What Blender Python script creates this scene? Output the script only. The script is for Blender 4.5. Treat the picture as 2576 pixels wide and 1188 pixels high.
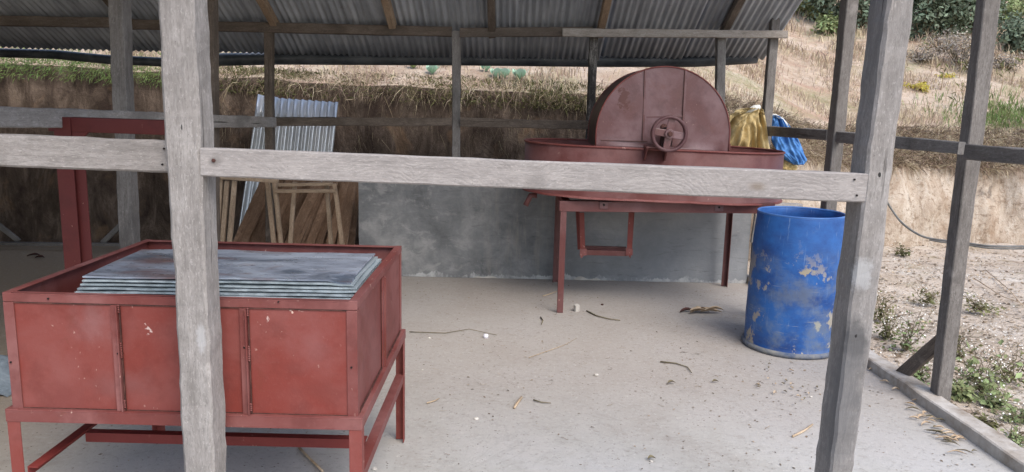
import bpy, bmesh, math, random
from math import radians as RAD, sin, cos, pi
from mathutils import Vector, Matrix, noise as NZ

for o in list(bpy.data.objects): bpy.data.objects.remove(o, do_unlink=True)
S = bpy.context.scene
COL = S.collection

# ------------------------------------------------------------------ camera
F_PX, PITCH, ROLL, EYE = 1900.0, RAD(10), RAD(1.45), 1.58
fw = Vector((0, cos(PITCH), -sin(PITCH))); r0 = Vector((1, 0, 0)); u0 = r0.cross(fw)
rt = r0*cos(ROLL) + u0*sin(ROLL); up = -r0*sin(ROLL) + u0*cos(ROLL)
CAM = Vector((0, 0, EYE))
cam = bpy.data.cameras.new("camera"); camo = bpy.data.objects.new("camera", cam); COL.objects.link(camo)
cam.sensor_width = 36; cam.lens = F_PX/2576*36; cam.clip_end = 600; cam.clip_start = .05
m = Matrix((rt, up, -fw)).transposed().to_4x4(); m.translation = CAM
camo.matrix_world = m
S.camera = camo

# ------------------------------------------------------------------ sky, sun, exposure
SUN_EL, SUN_AZ = RAD(50), RAD(148)      # azimuth clockwise from +Y: behind the camera, to the right
w = bpy.data.worlds.new("World"); S.world = w; w.use_nodes = True
nt = w.node_tree; bg = nt.nodes["Background"]
sky = nt.nodes.new("ShaderNodeTexSky"); sky.sky_type = 'NISHITA'; sky.sun_disc = False
sky.sun_elevation = SUN_EL; sky.sun_rotation = SUN_AZ; sky.air_density = 1.0; sky.dust_density = 2.2; sky.ozone_density = 1.0
nt.links.new(sky.outputs[0], bg.inputs[0]); bg.inputs[1].default_value = 0.15
sl = bpy.data.lights.new("sun", 'SUN'); sl.energy = 1.35; sl.angle = RAD(40); sl.color = (1, .965, .92)
so = bpy.data.objects.new("sun", sl); COL.objects.link(so)
sd = Vector((sin(SUN_AZ)*cos(SUN_EL), cos(SUN_AZ)*cos(SUN_EL), sin(SUN_EL)))
so.rotation_euler = sd.to_track_quat('Z', 'Y').to_euler(); so.location = sd*30
S.view_settings.view_transform = 'Standard'; S.view_settings.look = 'None'; S.view_settings.gamma = 1
S.view_settings.exposure = 0.97
S.render.engine = 'CYCLES'

def ray(x, y): return fw*F_PX + rt*(x-1288) - up*(y-594)
def atY(x, y, Y): d = ray(x, y); return CAM + d*(Y/d.y)
def atZ(x, y, z=0.0): d = ray(x, y); return CAM + d*((z-EYE)/d.z)
def atX(x, y, X): d = ray(x, y); return CAM + d*(X/d.x)

# ------------------------------------------------------------------ materials
class NB:
    def __init__(s, name, rough=.8, metal=0., spec=.3):
        s.m = bpy.data.materials.new(name); s.m.use_nodes = True; s.t = s.m.node_tree
        s.b = s.t.nodes["Principled BSDF"]; s.b.inputs['Roughness'].default_value = rough
        s.b.inputs['Metallic'].default_value = metal; s.b.inputs['Specular IOR Level'].default_value = spec
        s.tc = s.t.nodes.new("ShaderNodeTexCoord"); s.oi = None; s.co = s.tc.outputs['Object']
    def n(s, k, **kw):
        x = s.t.nodes.new(k)
        for a, b in kw.items(): setattr(x, a, b)
        return x
    def l(s, a, b): s.t.links.new(a, b)
    def setin(s, sock, v):
        if isinstance(v, bpy.types.NodeSocket): s.l(v, sock)
        elif isinstance(v, (tuple, list)) and sock.type == 'RGBA' and len(v) == 3: sock.default_value = (*v, 1)
        else: sock.default_value = v
    def rand_off(s):                                   # every object gets its own piece of the pattern
        oi = s.n("ShaderNodeObjectInfo"); a = s.n("ShaderNodeVectorMath", operation='SCALE')
        cx = s.n("ShaderNodeCombineXYZ")
        for i in range(3): s.l(oi.outputs['Random'], cx.inputs[i])
        s.l(cx.outputs[0], a.inputs[0]); a.inputs[3].default_value = 37.0
        b = s.n("ShaderNodeVectorMath", operation='ADD'); s.l(s.tc.outputs['Object'], b.inputs[0]); s.l(a.outputs[0], b.inputs[1])
        s.co = b.outputs[0]; s.rnd = oi.outputs['Random']; return s
    def map(s, sc, co=None, loc=(0, 0, 0)):
        x = s.n("ShaderNodeMapping"); x.inputs['Scale'].default_value = sc; x.inputs['Location'].default_value = loc
        s.l(co or s.co, x.inputs[0]); return x.outputs[0]
    def noise(s, scale, sc=(1, 1, 1), det=5, rough=.6, dist=0., loc=(0, 0, 0), co=None):
        x = s.n("ShaderNodeTexNoise"); x.inputs['Scale'].default_value = scale; x.inputs['Detail'].default_value = det
        x.inputs['Roughness'].default_value = rough; x.inputs['Distortion'].default_value = dist
        s.l(s.map(sc, co, loc), x.inputs[0]); return x.outputs[0]
    def vor(s, scale, sc=(1, 1, 1), feat='F1', loc=(0, 0, 0)):
        x = s.n("ShaderNodeTexVoronoi", feature=feat); x.inputs['Scale'].default_value = scale
        s.l(s.map(sc, None, loc), x.inputs[0]); return x.outputs[0]
    def ramp(s, fac, *st):
        x = s.n("ShaderNodeValToRGB"); e = x.color_ramp.elements
        while len(e) < len(st): e.new(.5)
        for k, (p, c) in enumerate(st):
            e[k].position = p; e[k].color = (c, c, c, 1) if not isinstance(c, tuple) else (*c, 1)
        s.l(fac, x.inputs[0]); return x.outputs[0]
    def mix(s, fac, a, b, mode='MIX'):
        x = s.n("ShaderNodeMix", data_type='RGBA', blend_type=mode); x.clamp_factor = True
        s.setin(x.inputs[0], fac); s.setin(x.inputs[6], a); s.setin(x.inputs[7], b); return x.outputs[2]
    def math(s, op, a, b=0.):
        x = s.n("ShaderNodeMath", operation=op); s.setin(x.inputs[0], a); s.setin(x.inputs[1], b); return x.outputs[0]
    def sep(s, co=None):
        x = s.n("ShaderNodeSeparateXYZ"); s.l(co or s.tc.outputs['Object'], x.inputs[0]); return x.outputs
    def bump(s, h, dist=.01, st=.6):
        x = s.n("ShaderNodeBump"); x.inputs['Distance'].default_value = dist; x.inputs['Strength'].default_value = st
        s.l(h, x.inputs['Height'])
        if s.b.inputs['Normal'].is_linked: s.l(s.b.inputs['Normal'].links[0].from_socket, x.inputs['Normal'])
        s.l(x.outputs[0], s.b.inputs['Normal'])
    def col(s, c): s.setin(s.b.inputs['Base Color'], c); return s
    def rough(s, v): s.setin(s.b.inputs['Roughness'], v); return s

def wood(name, dark, mid, light, stain=.5, kerf=False, cracks=.5, rough=.85):
    b = NB(name, rough, 0, .2).rand_off()
    g = b.noise(1.0, (70, 70, 6), 7, .72, .25)
    f = b.noise(1.0, (170, 170, 38), 3, .8)
    big = b.noise(3.2, (1, 1, .55), 4, .6, .4)
    md = b.noise(1.0, (13, 13, 2.2), 6, .7, .2, loc=(1, 8, 2))
    bt_ = b.noise(14, (1, 1, .5), 5, .75, loc=(4, 4, 4))
    vr = b.math('MULTIPLY', b.rnd, .5)
    c = b.ramp(b.math('ADD', b.math('ADD', b.math('MULTIPLY', g, .38), b.math('MULTIPLY', md, .27)), b.math('MULTIPLY', bt_, .35)), (.34, dark), (.5, mid), (.66, light))
    c = b.mix(b.ramp(f, (.36, .55), (.52, 0.)), c, dark)
    c = b.mix(b.ramp(b.noise(1.0, (150, 150, 60), 3, .8, loc=(5, 1, 7)), (.56, 0.), (.68, .45)), c, tuple(min(.8, x*1.3) for x in light))
    c = b.mix(b.math('MULTIPLY', b.ramp(big, (.5, 0.), (.68, 1.)), stain), c, tuple(x*.42 for x in mid))
    c = b.mix(b.math('MULTIPLY', b.ramp(b.noise(5, (1, 1, .8), 5, .7, loc=(7, 3, 1)), (.6, 0.), (.7, 1.)), .5), c, tuple(min(.8, x*1.25) for x in light))
    ck = b.ramp(b.noise(1.0, (30, 30, .9), 3, .5, .2, loc=(3, 9, 2)), (.285, 1.), (.32, 0.))
    c = b.mix(b.math('MULTIPLY', ck, cracks), c, (.02, .016, .013))
    sp = b.ramp(b.vor(38), (.05, 1.), (.09, 0.))
    c = b.mix(b.math('MULTIPLY', sp, .35), c, (.05, .04, .035))
    if kerf:
        # arcs left by the circular saw: rings round a point far below the board, broken up by noise
        wv = b.n("ShaderNodeTexWave", wave_type='RINGS', rings_direction='SPHERICAL'); wv.inputs['Scale'].default_value = 26
        wv.inputs['Distortion'].default_value = 5.0; wv.inputs['Detail'].default_value = 3; wv.inputs['Detail Scale'].default_value = 1.4
        sx = b.sep(); cz = b.n("ShaderNodeCombineXYZ")
        b.l(sx[0], cz.inputs[0])
        pp = b.n("ShaderNodeMath", operation='PINGPONG'); b.l(sx[2], pp.inputs[0]); pp.inputs[1].default_value = .31
        b.l(pp.outputs[0], cz.inputs[2])
        ad = b.n("ShaderNodeVectorMath", operation='ADD'); b.l(cz.outputs[0], ad.inputs[0]); ad.inputs[1].default_value = (.16, 0, -.10)
        b.l(ad.outputs[0], wv.inputs[0])
        msk = b.ramp(b.noise(9, (1, 1, .6), 4, .6, loc=(1, 5, 5)), (.42, 0.), (.58, 1.))
        k = b.math('MULTIPLY', b.ramp(wv.outputs[1], (.0, 1.), (.35, 0.)), msk)
        c = b.mix(b.math('MULTIPLY', k, .22), c, tuple(x*.55 for x in mid))
        b.bump(b.math('MULTIPLY', wv.outputs[1], msk), .002, .25)
    c = b.mix(vr, c, b.mix(1., c, (.78, .72, .67), 'MULTIPLY'))
    b.col(c)
    b.bump(b.math('SUBTRACT', g, b.math('MULTIPLY', ck, .6)), .004, .55); b.bump(f, .0015, .4)
    return b.m

W_FRONT = wood("weathered_grey_wood", (.17, .158, .147), (.28, .263, .25), (.40, .382, .366), .6, cracks=.85)
W_KERF = wood("sawn_grey_board", (.22, .203, .192), (.315, .292, .278), (.40, .372, .352), .4, kerf=True, cracks=.35)
W_SIDE = wood("old_grey_brown_wood", (.10, .092, .085), (.19, .178, .168), (.28, .268, .255), .6)
W_BROWN = wood("brown_wood", (.07, .057, .047), (.145, .12, .10), (.235, .20, .17), .6)
W_TAN = wood("tan_wood", (.20, .145, .10), (.36, .27, .19), (.5, .4, .3), .5)
W_PLANK = wood("brown_plank", (.11, .068, .045), (.25, .155, .10), (.38, .26, .18), .4)
W_PLATE = wood("pale_grey_tan_wood", (.19, .165, .14), (.34, .305, .27), (.46, .425, .385), .4)
W_BARK = wood("blotchy_bark_wood", (.02, .018, .016), (.075, .068, .062), (.4, .38, .35), .8)

def red_paint(name, base, dusty, chips=.5, rough=.55, dust_amt=.6, rust=.2, spec=.35):
    b = NB(name, rough, 0, spec).rand_off()
    n1 = b.noise(3.1, det=5, rough=.6, dist=.3); n2 = b.noise(11, det=4, loc=(4, 4, 4)); n3 = b.noise(70, det=3, rough=.7)
    c = b.mix(b.math('MULTIPLY', b.ramp(n1, (.42, 0.), (.66, 1.)), dust_amt), base, dusty)
    c = b.mix(b.math('MULTIPLY', b.ramp(n2, (.35, 1.), (.5, 0.)), .35), c, tuple(x*.62 for x in base))
    c = b.mix(b.math('MULTIPLY', b.ramp(n3, (.55, 0.), (.75, 1.)), .25), c, dusty)
    rs = b.ramp(b.noise(6.5, det=6, rough=.75, loc=(9, 1, 3)), (.6, 0.), (.66, 1.))
    c = b.mix(b.math('MULTIPLY', rs, rust), c, (.13, .035, .018))
    spk = b.ramp(b.noise(62, (1, 1, .7), 2, .5, loc=(2, 2, 8)), (.69, 0.), (.73, 1.))
    area = b.ramp(b.noise(3.3, det=3, loc=(5, 8, 1)), (.5, 0.), (.64, 1.))
    c = b.mix(b.math('MULTIPLY', b.math('MULTIPLY', spk, area), chips), c, (.55, .38, .31))
    b.col(c); b.rough(b.ramp(n1, (.3, rough-.1), (.7, min(1, rough+.2))))
    b.bump(n1, .02, .12); b.bump(n3, .0015, .35)
    return b.m
RED = red_paint("red_oxide_paint", (.185, .035, .026), (.235, .085, .075), 1.)
RED_EDGE = red_paint("red_oxide_edge_paint", (.155, .040, .034), (.235, .100, .092), 1.0, .6, .8, .4)
RED_DARK = red_paint("dark_red_paint", (.17, .026, .022), (.19, .045, .038), .3, .6, .5)
MAROON = red_paint("maroon_hood_paint", (.12, .048, .048), (.205, .122, .126), .5, .36, .9, .25, .55)
WHEELM = red_paint('dark_wheel_paint', (.095, .042, .044), (.16, .095, .098), .2, .5, .8, .5)
SHELLM = red_paint('dark_hood_shell_paint', (.055, .028, .026), (.12, .075, .068), .3, .6, .7, .5)  # darker maroon tone for the hood's curved shell and the bearing
STANDRED = red_paint('deep_red_stand_paint', (.09, .014, .013), (.11, .025, .02), .4, .6, .5)
TUBRED = red_paint("dusty_red_tub_paint", (.115, .036, .033), (.185, .092, .088), .3, .45, .8, .2, .4)

def simple(name, c1, c2, sc=8, rough=.8, metal=0., bump=.003, spec=.3, isl=0):
    b = NB(name, rough, metal, spec).rand_off()
    c = b.ramp(b.noise(sc, det=6, rough=.65), (.35, c1), (.65, c2))
    if isl:
        g = b.n("ShaderNodeNewGeometry"); v = b.ramp(g.outputs['Random Per Island'], (0., 1-isl), (1., 1+isl))
        x = b.n("ShaderNodeVectorMath", operation='SCALE'); b.l(c, x.inputs[0]); b.l(b.math('ADD', b.math('MULTIPLY', g.outputs['Random Per Island'], 2*isl), 1-isl), x.inputs[3]); c = x.outputs[0]
    b.col(c)
    if bump: b.bump(b.noise(sc*6, det=4), bump, .7)
    return b
def leaf(name, c1, c2, isl=.45, tr=.25, rough=.6):
    b = simple(name, c1, c2, 2.0, rough, 0, 0, .3, isl)
    g = b.n("ShaderNodeNewGeometry")
    hs = b.n("ShaderNodeHueSaturation"); src = b.b.inputs['Base Color'].links[0].from_socket
    b.l(src, hs.inputs['Color']); b.l(b.math('ADD', b.math('MULTIPLY', g.outputs['Random Per Island'], .06), .47), hs.inputs['Hue'])
    b.l(hs.outputs[0], b.b.inputs['Base Color'])
    tl = b.n("ShaderNodeBsdfTranslucent"); b.l(hs.outputs[0], tl.inputs[0]); mx = b.n("ShaderNodeMixShader"); mx.inputs[0].default_value = tr
    out = b.t.nodes["Material Output"]; b.l(b.b.outputs[0], mx.inputs[1]); b.l(tl.outputs[0], mx.inputs[2]); b.l(mx.outputs[0], out.inputs[0])
    return b.m

DRY = leaf("dry_grass_blades", (.34, .25, .17), (.56, .46, .34), .35, .2)
DRYDARK = leaf("brown_grass_roots", (.12, .088, .056), (.27, .205, .135), .4, .15)
GREENG = leaf("green_grass_blades", (.10, .155, .045), (.21, .27, .09), .4)
OLIVE = leaf("olive_leaves", (.10, .105, .038), (.20, .19, .08), .4)
DKGREEN = leaf("dark_green_leaves", (.105, .14, .095), (.235, .28, .19), .5)  # hilltop bush leaves lightened and greyed, haze put into the colour
MIDGREEN = leaf("mid_green_leaves", (.14, .19, .075), (.30, .34, .16), .5)
YELGREEN = leaf("yellow_green_fronds", (.22, .24, .09), (.38, .37, .17), .35)
YELLOW = leaf("yellow_leaves", (.38, .33, .05), (.55, .45, .1), .3)
CABB = leaf("blue_green_leaves", (.3, .46, .3), (.5, .66, .5), .25)
GREYTWIG = leaf("grey_twig_leaves", (.22, .19, .16), (.38, .33, .28), .4, .1)
WHITEFL = simple("white_petals", (.6, .6, .56), (.75, .74, .7), 8, .8, 0, 0).m
STEM = simple("plant_stem", (.10, .08, .05), (.2, .17, .1), 12).m
HUSK = simple("dry_husk", (.30, .21, .13), (.55, .43, .3), 14, .8, 0, .002, .3, .3).m
STONE = simple("pale_stone", (.34, .31, .27), (.58, .55, .5), 30, .9, 0, .003, .3, .3).m
BLACKP = simple("black_pipe_plastic", (.022, .027, .034), (.075, .082, .09), 5, .42, 0, .002, .4).m
CABLE = simple("grey_hose_rubber", (.10, .10, .095), (.2, .2, .19), 9, .6).m
CREAM = simple("pale_cement", (.40, .37, .33), (.55, .52, .47), 15, .9).m
PLASTIC_W = simple("white_plastic", (.65, .63, .68), (.72, .7, .75), 9, .5, 0, 0).m
RUSTY = simple("dark_grimy_iron", (.045, .022, .018), (.12, .05, .04), 25, .6, .2).m
HOLE = simple("black_bolt_hole", (.01, .008, .008), (.02, .015, .014), 5, .9, 0, 0).m

# corrugated metals
def galv(name, c1, c2, rough, metal, streak=.4):
    b = NB(name, rough, metal, .5).rand_off()
    n = b.noise(2.2, (1, 1, 1), 5, .6); st = b.noise(1., (22, 1.5, 1.5), 4, .6)
    c = b.ramp(n, (.3, c1), (.7, c2)); c = b.mix(b.math('MULTIPLY', b.ramp(st, (.4, 1.), (.6, 0.)), streak), c, tuple(x*.5 for x in c1))
    rs = b.ramp(b.noise(5, det=6, rough=.75, loc=(3, 3, 3)), (.64, 0.), (.72, .5)); c = b.mix(rs, c, (.12, .075, .05))
    b.col(c); b.bump(n, .01, .2); b.rough(b.ramp(st, (.3, rough-.08), (.7, rough+.15))); return b.m
ROOFM = galv("aged_zinc_roof", (.35, .38, .42), (.5, .53, .56), .62, .12, .55)
b = NB("bright_zinc_sheet", .27, .6, .5).rand_off()
b.col(b.ramp(b.noise(4, (1, .5, 1), 4), (.35, (.64, .65, .65)), (.65, (.8, .8, .79)))); SHEETM = b.m
b = NB("flat_zinc_sheet", .35, .45, .5).rand_off()
n1 = b.noise(2.4, (1, 2.2, 1), 5, .65, .6); n2 = b.noise(14, (1, 3, 1), 4, .6)
c = b.ramp(n1, (.36, (.14, .17, .22)), (.47, (.33, .37, .45)), (.6, (.5, .56, .65)))
c = b.mix(b.ramp(b.noise(3.1, (1, 1.8, 1), 4, .6, .3, loc=(5, 2, 2)), (.52, 0.), (.66, .8)), c, (.22, .12, .11))
c = b.mix(b.ramp(n2, (.58, 0.), (.7, .5)), c, (.55, .6, .66)); b.col(c); b.rough(b.ramp(n2, (.3, .22), (.7, .5))); b.bump(n1, .01, .25)
FLATZ = b.m
EDGEZ = galv("zinc_sheet_edge", (.36, .43, .46), (.6, .66, .68), .4, .3, .5)

# grey plaster wall
b = NB("dark_cement_plaster", .85, 0, .3)
n1 = b.noise(2.6, det=7, rough=.7, dist=.3); n2 = b.noise(9, det=6, rough=.7, loc=(3, 1, 1)); sx = b.sep()
left = b.ramp(b.math('ADD', b.math('MULTIPLY', sx[0], -.42), .35), (.2, 0.), (.72, 1.))
c = b.ramp(n1, (.32, (.11, .113, .115)), (.52, (.19, .193, .194)), (.7, (.31, .305, .295)))
rt_ = b.ramp(b.math('ADD', b.math('MULTIPLY', sx[0], .3), .3), (.3, 0.), (.7, .55)); c = b.mix(rt_, c, (.29, .305, .325))
pat = b.ramp(b.noise(5.0, (1, 1, 1.4), 6, .72, .5, loc=(8, 2, 3)), (.53, 0.), (.62, 1.))
c = b.mix(b.math('MULTIPLY', b.math('MULTIPLY', pat, left), .5), c, (.36, .35, .335))
c = b.mix(b.math('MULTIPLY', b.ramp(n2, (.64, 0.), (.72, 1.)), .3), c, (.36, .35, .34))
strk = b.math('MULTIPLY', b.ramp(b.noise(1., (14, 1, 1.6), 6, .75, .2, loc=(2.2, 0, 0)), (.5, 0.), (.64, 1.)),
              b.ramp(b.math('ABSOLUTE', b.math('ADD', sx[0], -.03)), (.12, 1.), (.42, 0.)))
c = b.mix(b.math('MULTIPLY', strk, .4), c, (.32, .29, .25))
bt = b.math('ADD', sx[2], b.math('MULTIPLY', b.noise(3.5, (1, 0, 0), 6, .75), -.28))
c = b.mix(b.math('MULTIPLY', b.ramp(b.math('ADD', b.math('MULTIPLY', bt, 8), 1.1), (.18, .8), (.26, 0.)), b.ramp(b.noise(2.6, (1, 0, .6), 5, .8, loc=(3, 0, 0)), (.42, 0.), (.56, 1.))), c, (.5, .5, .49))
tw = b.noise(1., (5, 1, 26), 5, .75, .6, loc=(4, 0, 2)); c = b.mix(b.ramp(tw, (.58, 0.), (.7, .4)), c, (.3, .3, .3)); c = b.mix(b.ramp(tw, (.3, .4), (.42, 0.)), c, (.07, .07, .072))
b.col(c); b.bump(n2, .006, .5); b.bump(tw, .006, .5); b.bump(b.noise(60, det=3), .002, .5)
PLASTER = b.m

# concrete floor
b = NB("dusty_concrete_floor", .9, 0, .25)
n4 = b.noise(19, (1, 1.6, 1), 5, .8, .3, loc=(6, 2, 0))
n1 = b.noise(.9, det=6, rough=.62, dist=.4); n2 = b.noise(5.5, det=6, rough=.7, loc=(3, 3, 0)); n3 = b.noise(42, det=4, rough=.75)
c = b.ramp(n1, (.36, (.335, .312, .28)), (.5, (.425, .418, .39)), (.62, (.49, .488, .475)))
c = b.mix(b.ramp(n2, (.45, 0.), (.7, .4)), c, (.54, .52, .49))
c = b.mix(b.ramp(n2, (.28, .5), (.42, 0.)), c, (.22, .195, .165))
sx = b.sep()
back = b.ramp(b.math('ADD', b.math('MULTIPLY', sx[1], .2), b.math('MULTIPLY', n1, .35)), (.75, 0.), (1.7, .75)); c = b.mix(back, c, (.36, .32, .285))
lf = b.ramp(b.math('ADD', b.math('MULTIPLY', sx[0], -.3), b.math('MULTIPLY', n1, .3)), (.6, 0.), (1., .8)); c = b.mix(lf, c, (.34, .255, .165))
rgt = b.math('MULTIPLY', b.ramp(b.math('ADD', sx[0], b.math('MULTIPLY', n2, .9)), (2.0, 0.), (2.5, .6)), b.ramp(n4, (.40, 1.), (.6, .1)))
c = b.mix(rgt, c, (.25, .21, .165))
c = b.mix(b.ramp(n3, (.58, 0.), (.7, .5)), c, (.58, .56, .53)); c = b.mix(b.ramp(n3, (.32, .6), (.42, 0.)), c, (.2, .18, .155))
c = b.mix(b.ramp(n4, (.33, .55), (.43, 0.)), c, (.24, .21, .18)); c = b.mix(b.ramp(n4, (.6, 0.), (.7, .4)), c, (.56, .54, .51))
sp = b.math('MULTIPLY', b.ramp(b.vor(26), (.08, 1.), (.13, 0.)), b.ramp(n2, (.45, 0.), (.55, .8))); c = b.mix(sp, c, (.10, .08, .06))
crk = b.math('MULTIPLY', b.ramp(b.noise(1.1, (1, 1, 1), 5, .55, .5, loc=(11, 4, 0)), (.493, 0.), (.5, 1.), (.507, 0.)), .13); c = b.mix(crk, c, (.17, .15, .13))
b.col(c); b.bump(n3, .004, .7); b.bump(n2, .012, .3); FLOORM = b.m

# bare ground beyond the kerb
b = NB("pale_dry_soil", .95, 0, .15)
n1 = b.noise(1.3, det=6, rough=.65, dist=.5); n2 = b.noise(9, det=6, rough=.75); n3 = b.noise(38, det=4, rough=.75)
c = b.ramp(n1, (.3, (.40, .32, .24)), (.5, (.52, .44, .36)), (.7, (.60, .55, .48)))
c = b.mix(b.ramp(n2, (.34, .85), (.46, 0.)), c, (.20, .14, .095)); c = b.mix(b.ramp(n3, (.36, .7), (.45, 0.)), c, (.22, .17, .12))
c = b.mix(b.ramp(b.noise(2.1, det=6, rough=.7, loc=(4, 9, 2)), (.57, 0.), (.68, .55)), c, (.21, .2, .10))
b.col(c); b.bump(n2, .03, .8); b.bump(n3, .01, .8); SOIL = b.m

# the cut bank and the slope above it
b = NB("cut_bank_earth", .95, 0, .1)
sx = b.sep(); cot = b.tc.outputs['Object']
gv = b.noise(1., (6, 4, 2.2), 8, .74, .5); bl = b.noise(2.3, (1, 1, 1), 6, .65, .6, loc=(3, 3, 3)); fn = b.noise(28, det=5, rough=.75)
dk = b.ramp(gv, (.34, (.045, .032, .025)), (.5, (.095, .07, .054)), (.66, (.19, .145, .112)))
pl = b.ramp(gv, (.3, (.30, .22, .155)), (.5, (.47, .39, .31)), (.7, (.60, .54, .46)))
fx = b.ramp(b.math('MULTIPLY', b.math('ADD', sx[0], b.math('MULTIPLY', bl, .8)), .2), (.56, 0.), (.7, 1.))  # soil darker behind the shed: roof shade put into its colour
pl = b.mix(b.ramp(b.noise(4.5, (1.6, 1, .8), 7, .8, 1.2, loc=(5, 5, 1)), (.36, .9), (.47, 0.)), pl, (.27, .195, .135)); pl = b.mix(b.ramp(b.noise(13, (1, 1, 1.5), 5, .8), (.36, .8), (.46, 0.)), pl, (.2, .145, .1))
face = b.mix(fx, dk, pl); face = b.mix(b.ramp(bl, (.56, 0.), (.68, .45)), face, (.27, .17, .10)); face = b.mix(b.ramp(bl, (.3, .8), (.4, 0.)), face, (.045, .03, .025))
slope = b.ramp(b.noise(1.1, (1, 1.4, 1), 7, .68, .7), (.32, (.33, .235, .17)), (.45, (.43, .335, .25)), (.58, (.52, .42, .33)), (.75, (.56, .49, .40)))
slope = b.mix(b.ramp(b.noise(9, (1, 1, 2), 6, .75), (.34, .8), (.47, 0.)), slope, (.24, .16, .10))
slope = b.mix(b.ramp(b.noise(.8, (1, 2.6, 1), 5, .6, .4, loc=(2, 7, 1)), (.56, 0.), (.66, .5)), slope, (.38, .22, .165))
gr = b.math('MULTIPLY', b.ramp(b.noise(.55, det=5, rough=.6, loc=(9, 9, 9)), (.55, 0.), (.66, .6)), b.ramp(fn, (.4, 0.), (.55, 1.))); slope = b.mix(gr, slope, (.17, .2, .07))
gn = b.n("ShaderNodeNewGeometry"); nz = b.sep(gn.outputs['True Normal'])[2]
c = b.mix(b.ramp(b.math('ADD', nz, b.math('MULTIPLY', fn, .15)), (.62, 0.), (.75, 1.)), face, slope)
b.col(c); b.bump(gv, .05, .6); b.bump(fn, .02, .9); EARTH = b.m

# plastics
b = NB("scuffed_blue_plastic", .42, 0, .45)
n1 = b.noise(4.2, (1, 1, 1.1), 8, .72, .15); n2 = b.noise(16, det=6, rough=.75, loc=(3, 0, 0)); n3 = b.noise(3, (1, 1, 1.3), 5, .7, loc=(7, 7, 1)); sx = b.sep()
c = b.ramp(n3, (.35, (.01, .05, .2)), (.6, (.02, .115, .37)))
low = b.ramp(b.math('MULTIPLY', sx[2], 1.), (.0, 1.), (.55, .75), (.72, .12), (.95, 0.))
d1 = b.math('MULTIPLY', b.ramp(n1, (.47, 0.), (.62, .85)), low); c = b.mix(b.math('MULTIPLY', d1, .5), c, (.26, .27, .2))
d2 = b.math('MULTIPLY', b.ramp(b.noise(3.3, (1, 1, .8), 7, .68, .1, loc=(2.4, 5, 4)), (.55, 0.), (.57, .85)), low); c = b.mix(d2, c, (.42, .36, .25))
c = b.mix(b.ramp(b.noise(1., (60, 60, 4), 4, .7), (.62, 0.), (.72, .4)), c, (.3, .4, .55)); c = b.mix(b.math('MULTIPLY', b.ramp(b.noise(1., (5, 5, 70), 4, .7, loc=(2, 1, 1)), (.62, 0.), (.7, .5)), low), c, (.36, .36, .3))
b.col(c); b.rough(b.ramp(n1, (.4, .38), (.65, .8))); b.bump(n2, .003, .5); BARREL = b.m
def cloth(name, c1, c2, rough, spec=.4):
    b = NB(name, rough, 0, spec); c = b.ramp(b.noise(7, det=5, rough=.7, dist=.5), (.35, c1), (.65, c2))
    b.col(c); b.bump(b.noise(12, det=4, dist=1.), .012, .6); return b.m
YTARP = cloth("yellow_tarp_plastic", (.42, .30, .12), (.60, .48, .26), .9, .1)
BTARP = cloth("blue_tarp_plastic", (.04, .14, .38), (.12, .28, .56), .75, .15)
PALET = cloth("pale_lining_plastic", (.6, .6, .56), (.75, .75, .7), .5)
RAG = cloth("pale_blue_rag", (.16, .19, .21), (.35, .40, .43), .8)

# ------------------------------------------------------------------ object helpers
def tag(o, label=None, cat=None, group=None, kind=None):
    if label: o['label'] = label
    if cat: o['category'] = cat
    if group: o['group'] = group
    if kind: o['kind'] = kind
    return o
def empty(name, loc, label=None, cat=None, group=None):
    o = bpy.data.objects.new(name, None); COL.objects.link(o); o.location = loc; o.empty_display_size = .1
    return tag(o, label, cat, group)
def wloc(o):
    p = Vector((0, 0, 0))
    while o is not None: p = p + Vector(o.location); o = o.parent
    return p
def link(name, me, mat, parent=None, mw=None, smooth=False):
    """mesh object whose world matrix is mw (parents carry translation only)"""
    o = bpy.data.objects.new(name, me); COL.objects.link(o)
    for mm in (mat if isinstance(mat, (list, tuple)) else [mat]): me.materials.append(mm)
    mw = mw or Matrix()
    if parent is not None:
        o.parent = parent; mw = mw.copy(); mw.translation = mw.translation - wloc(parent)
    o.matrix_basis = mw
    if smooth: me.polygons.foreach_set('use_smooth', [True]*len(me.polygons))
    return o
def mesh(vs, fs):
    me = bpy.data.meshes.new("m"); me.from_pydata([tuple(v) for v in vs], [], fs); me.update(); return me
def frame_mat(p0, zdir, xhint):
    z = zdir.normalized(); x = (xhint - z*xhint.dot(z)).normalized(); y = z.cross(x)
    mm = Matrix((x, y, z)).transposed().to_4x4(); mm.translation = p0; return mm
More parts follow.
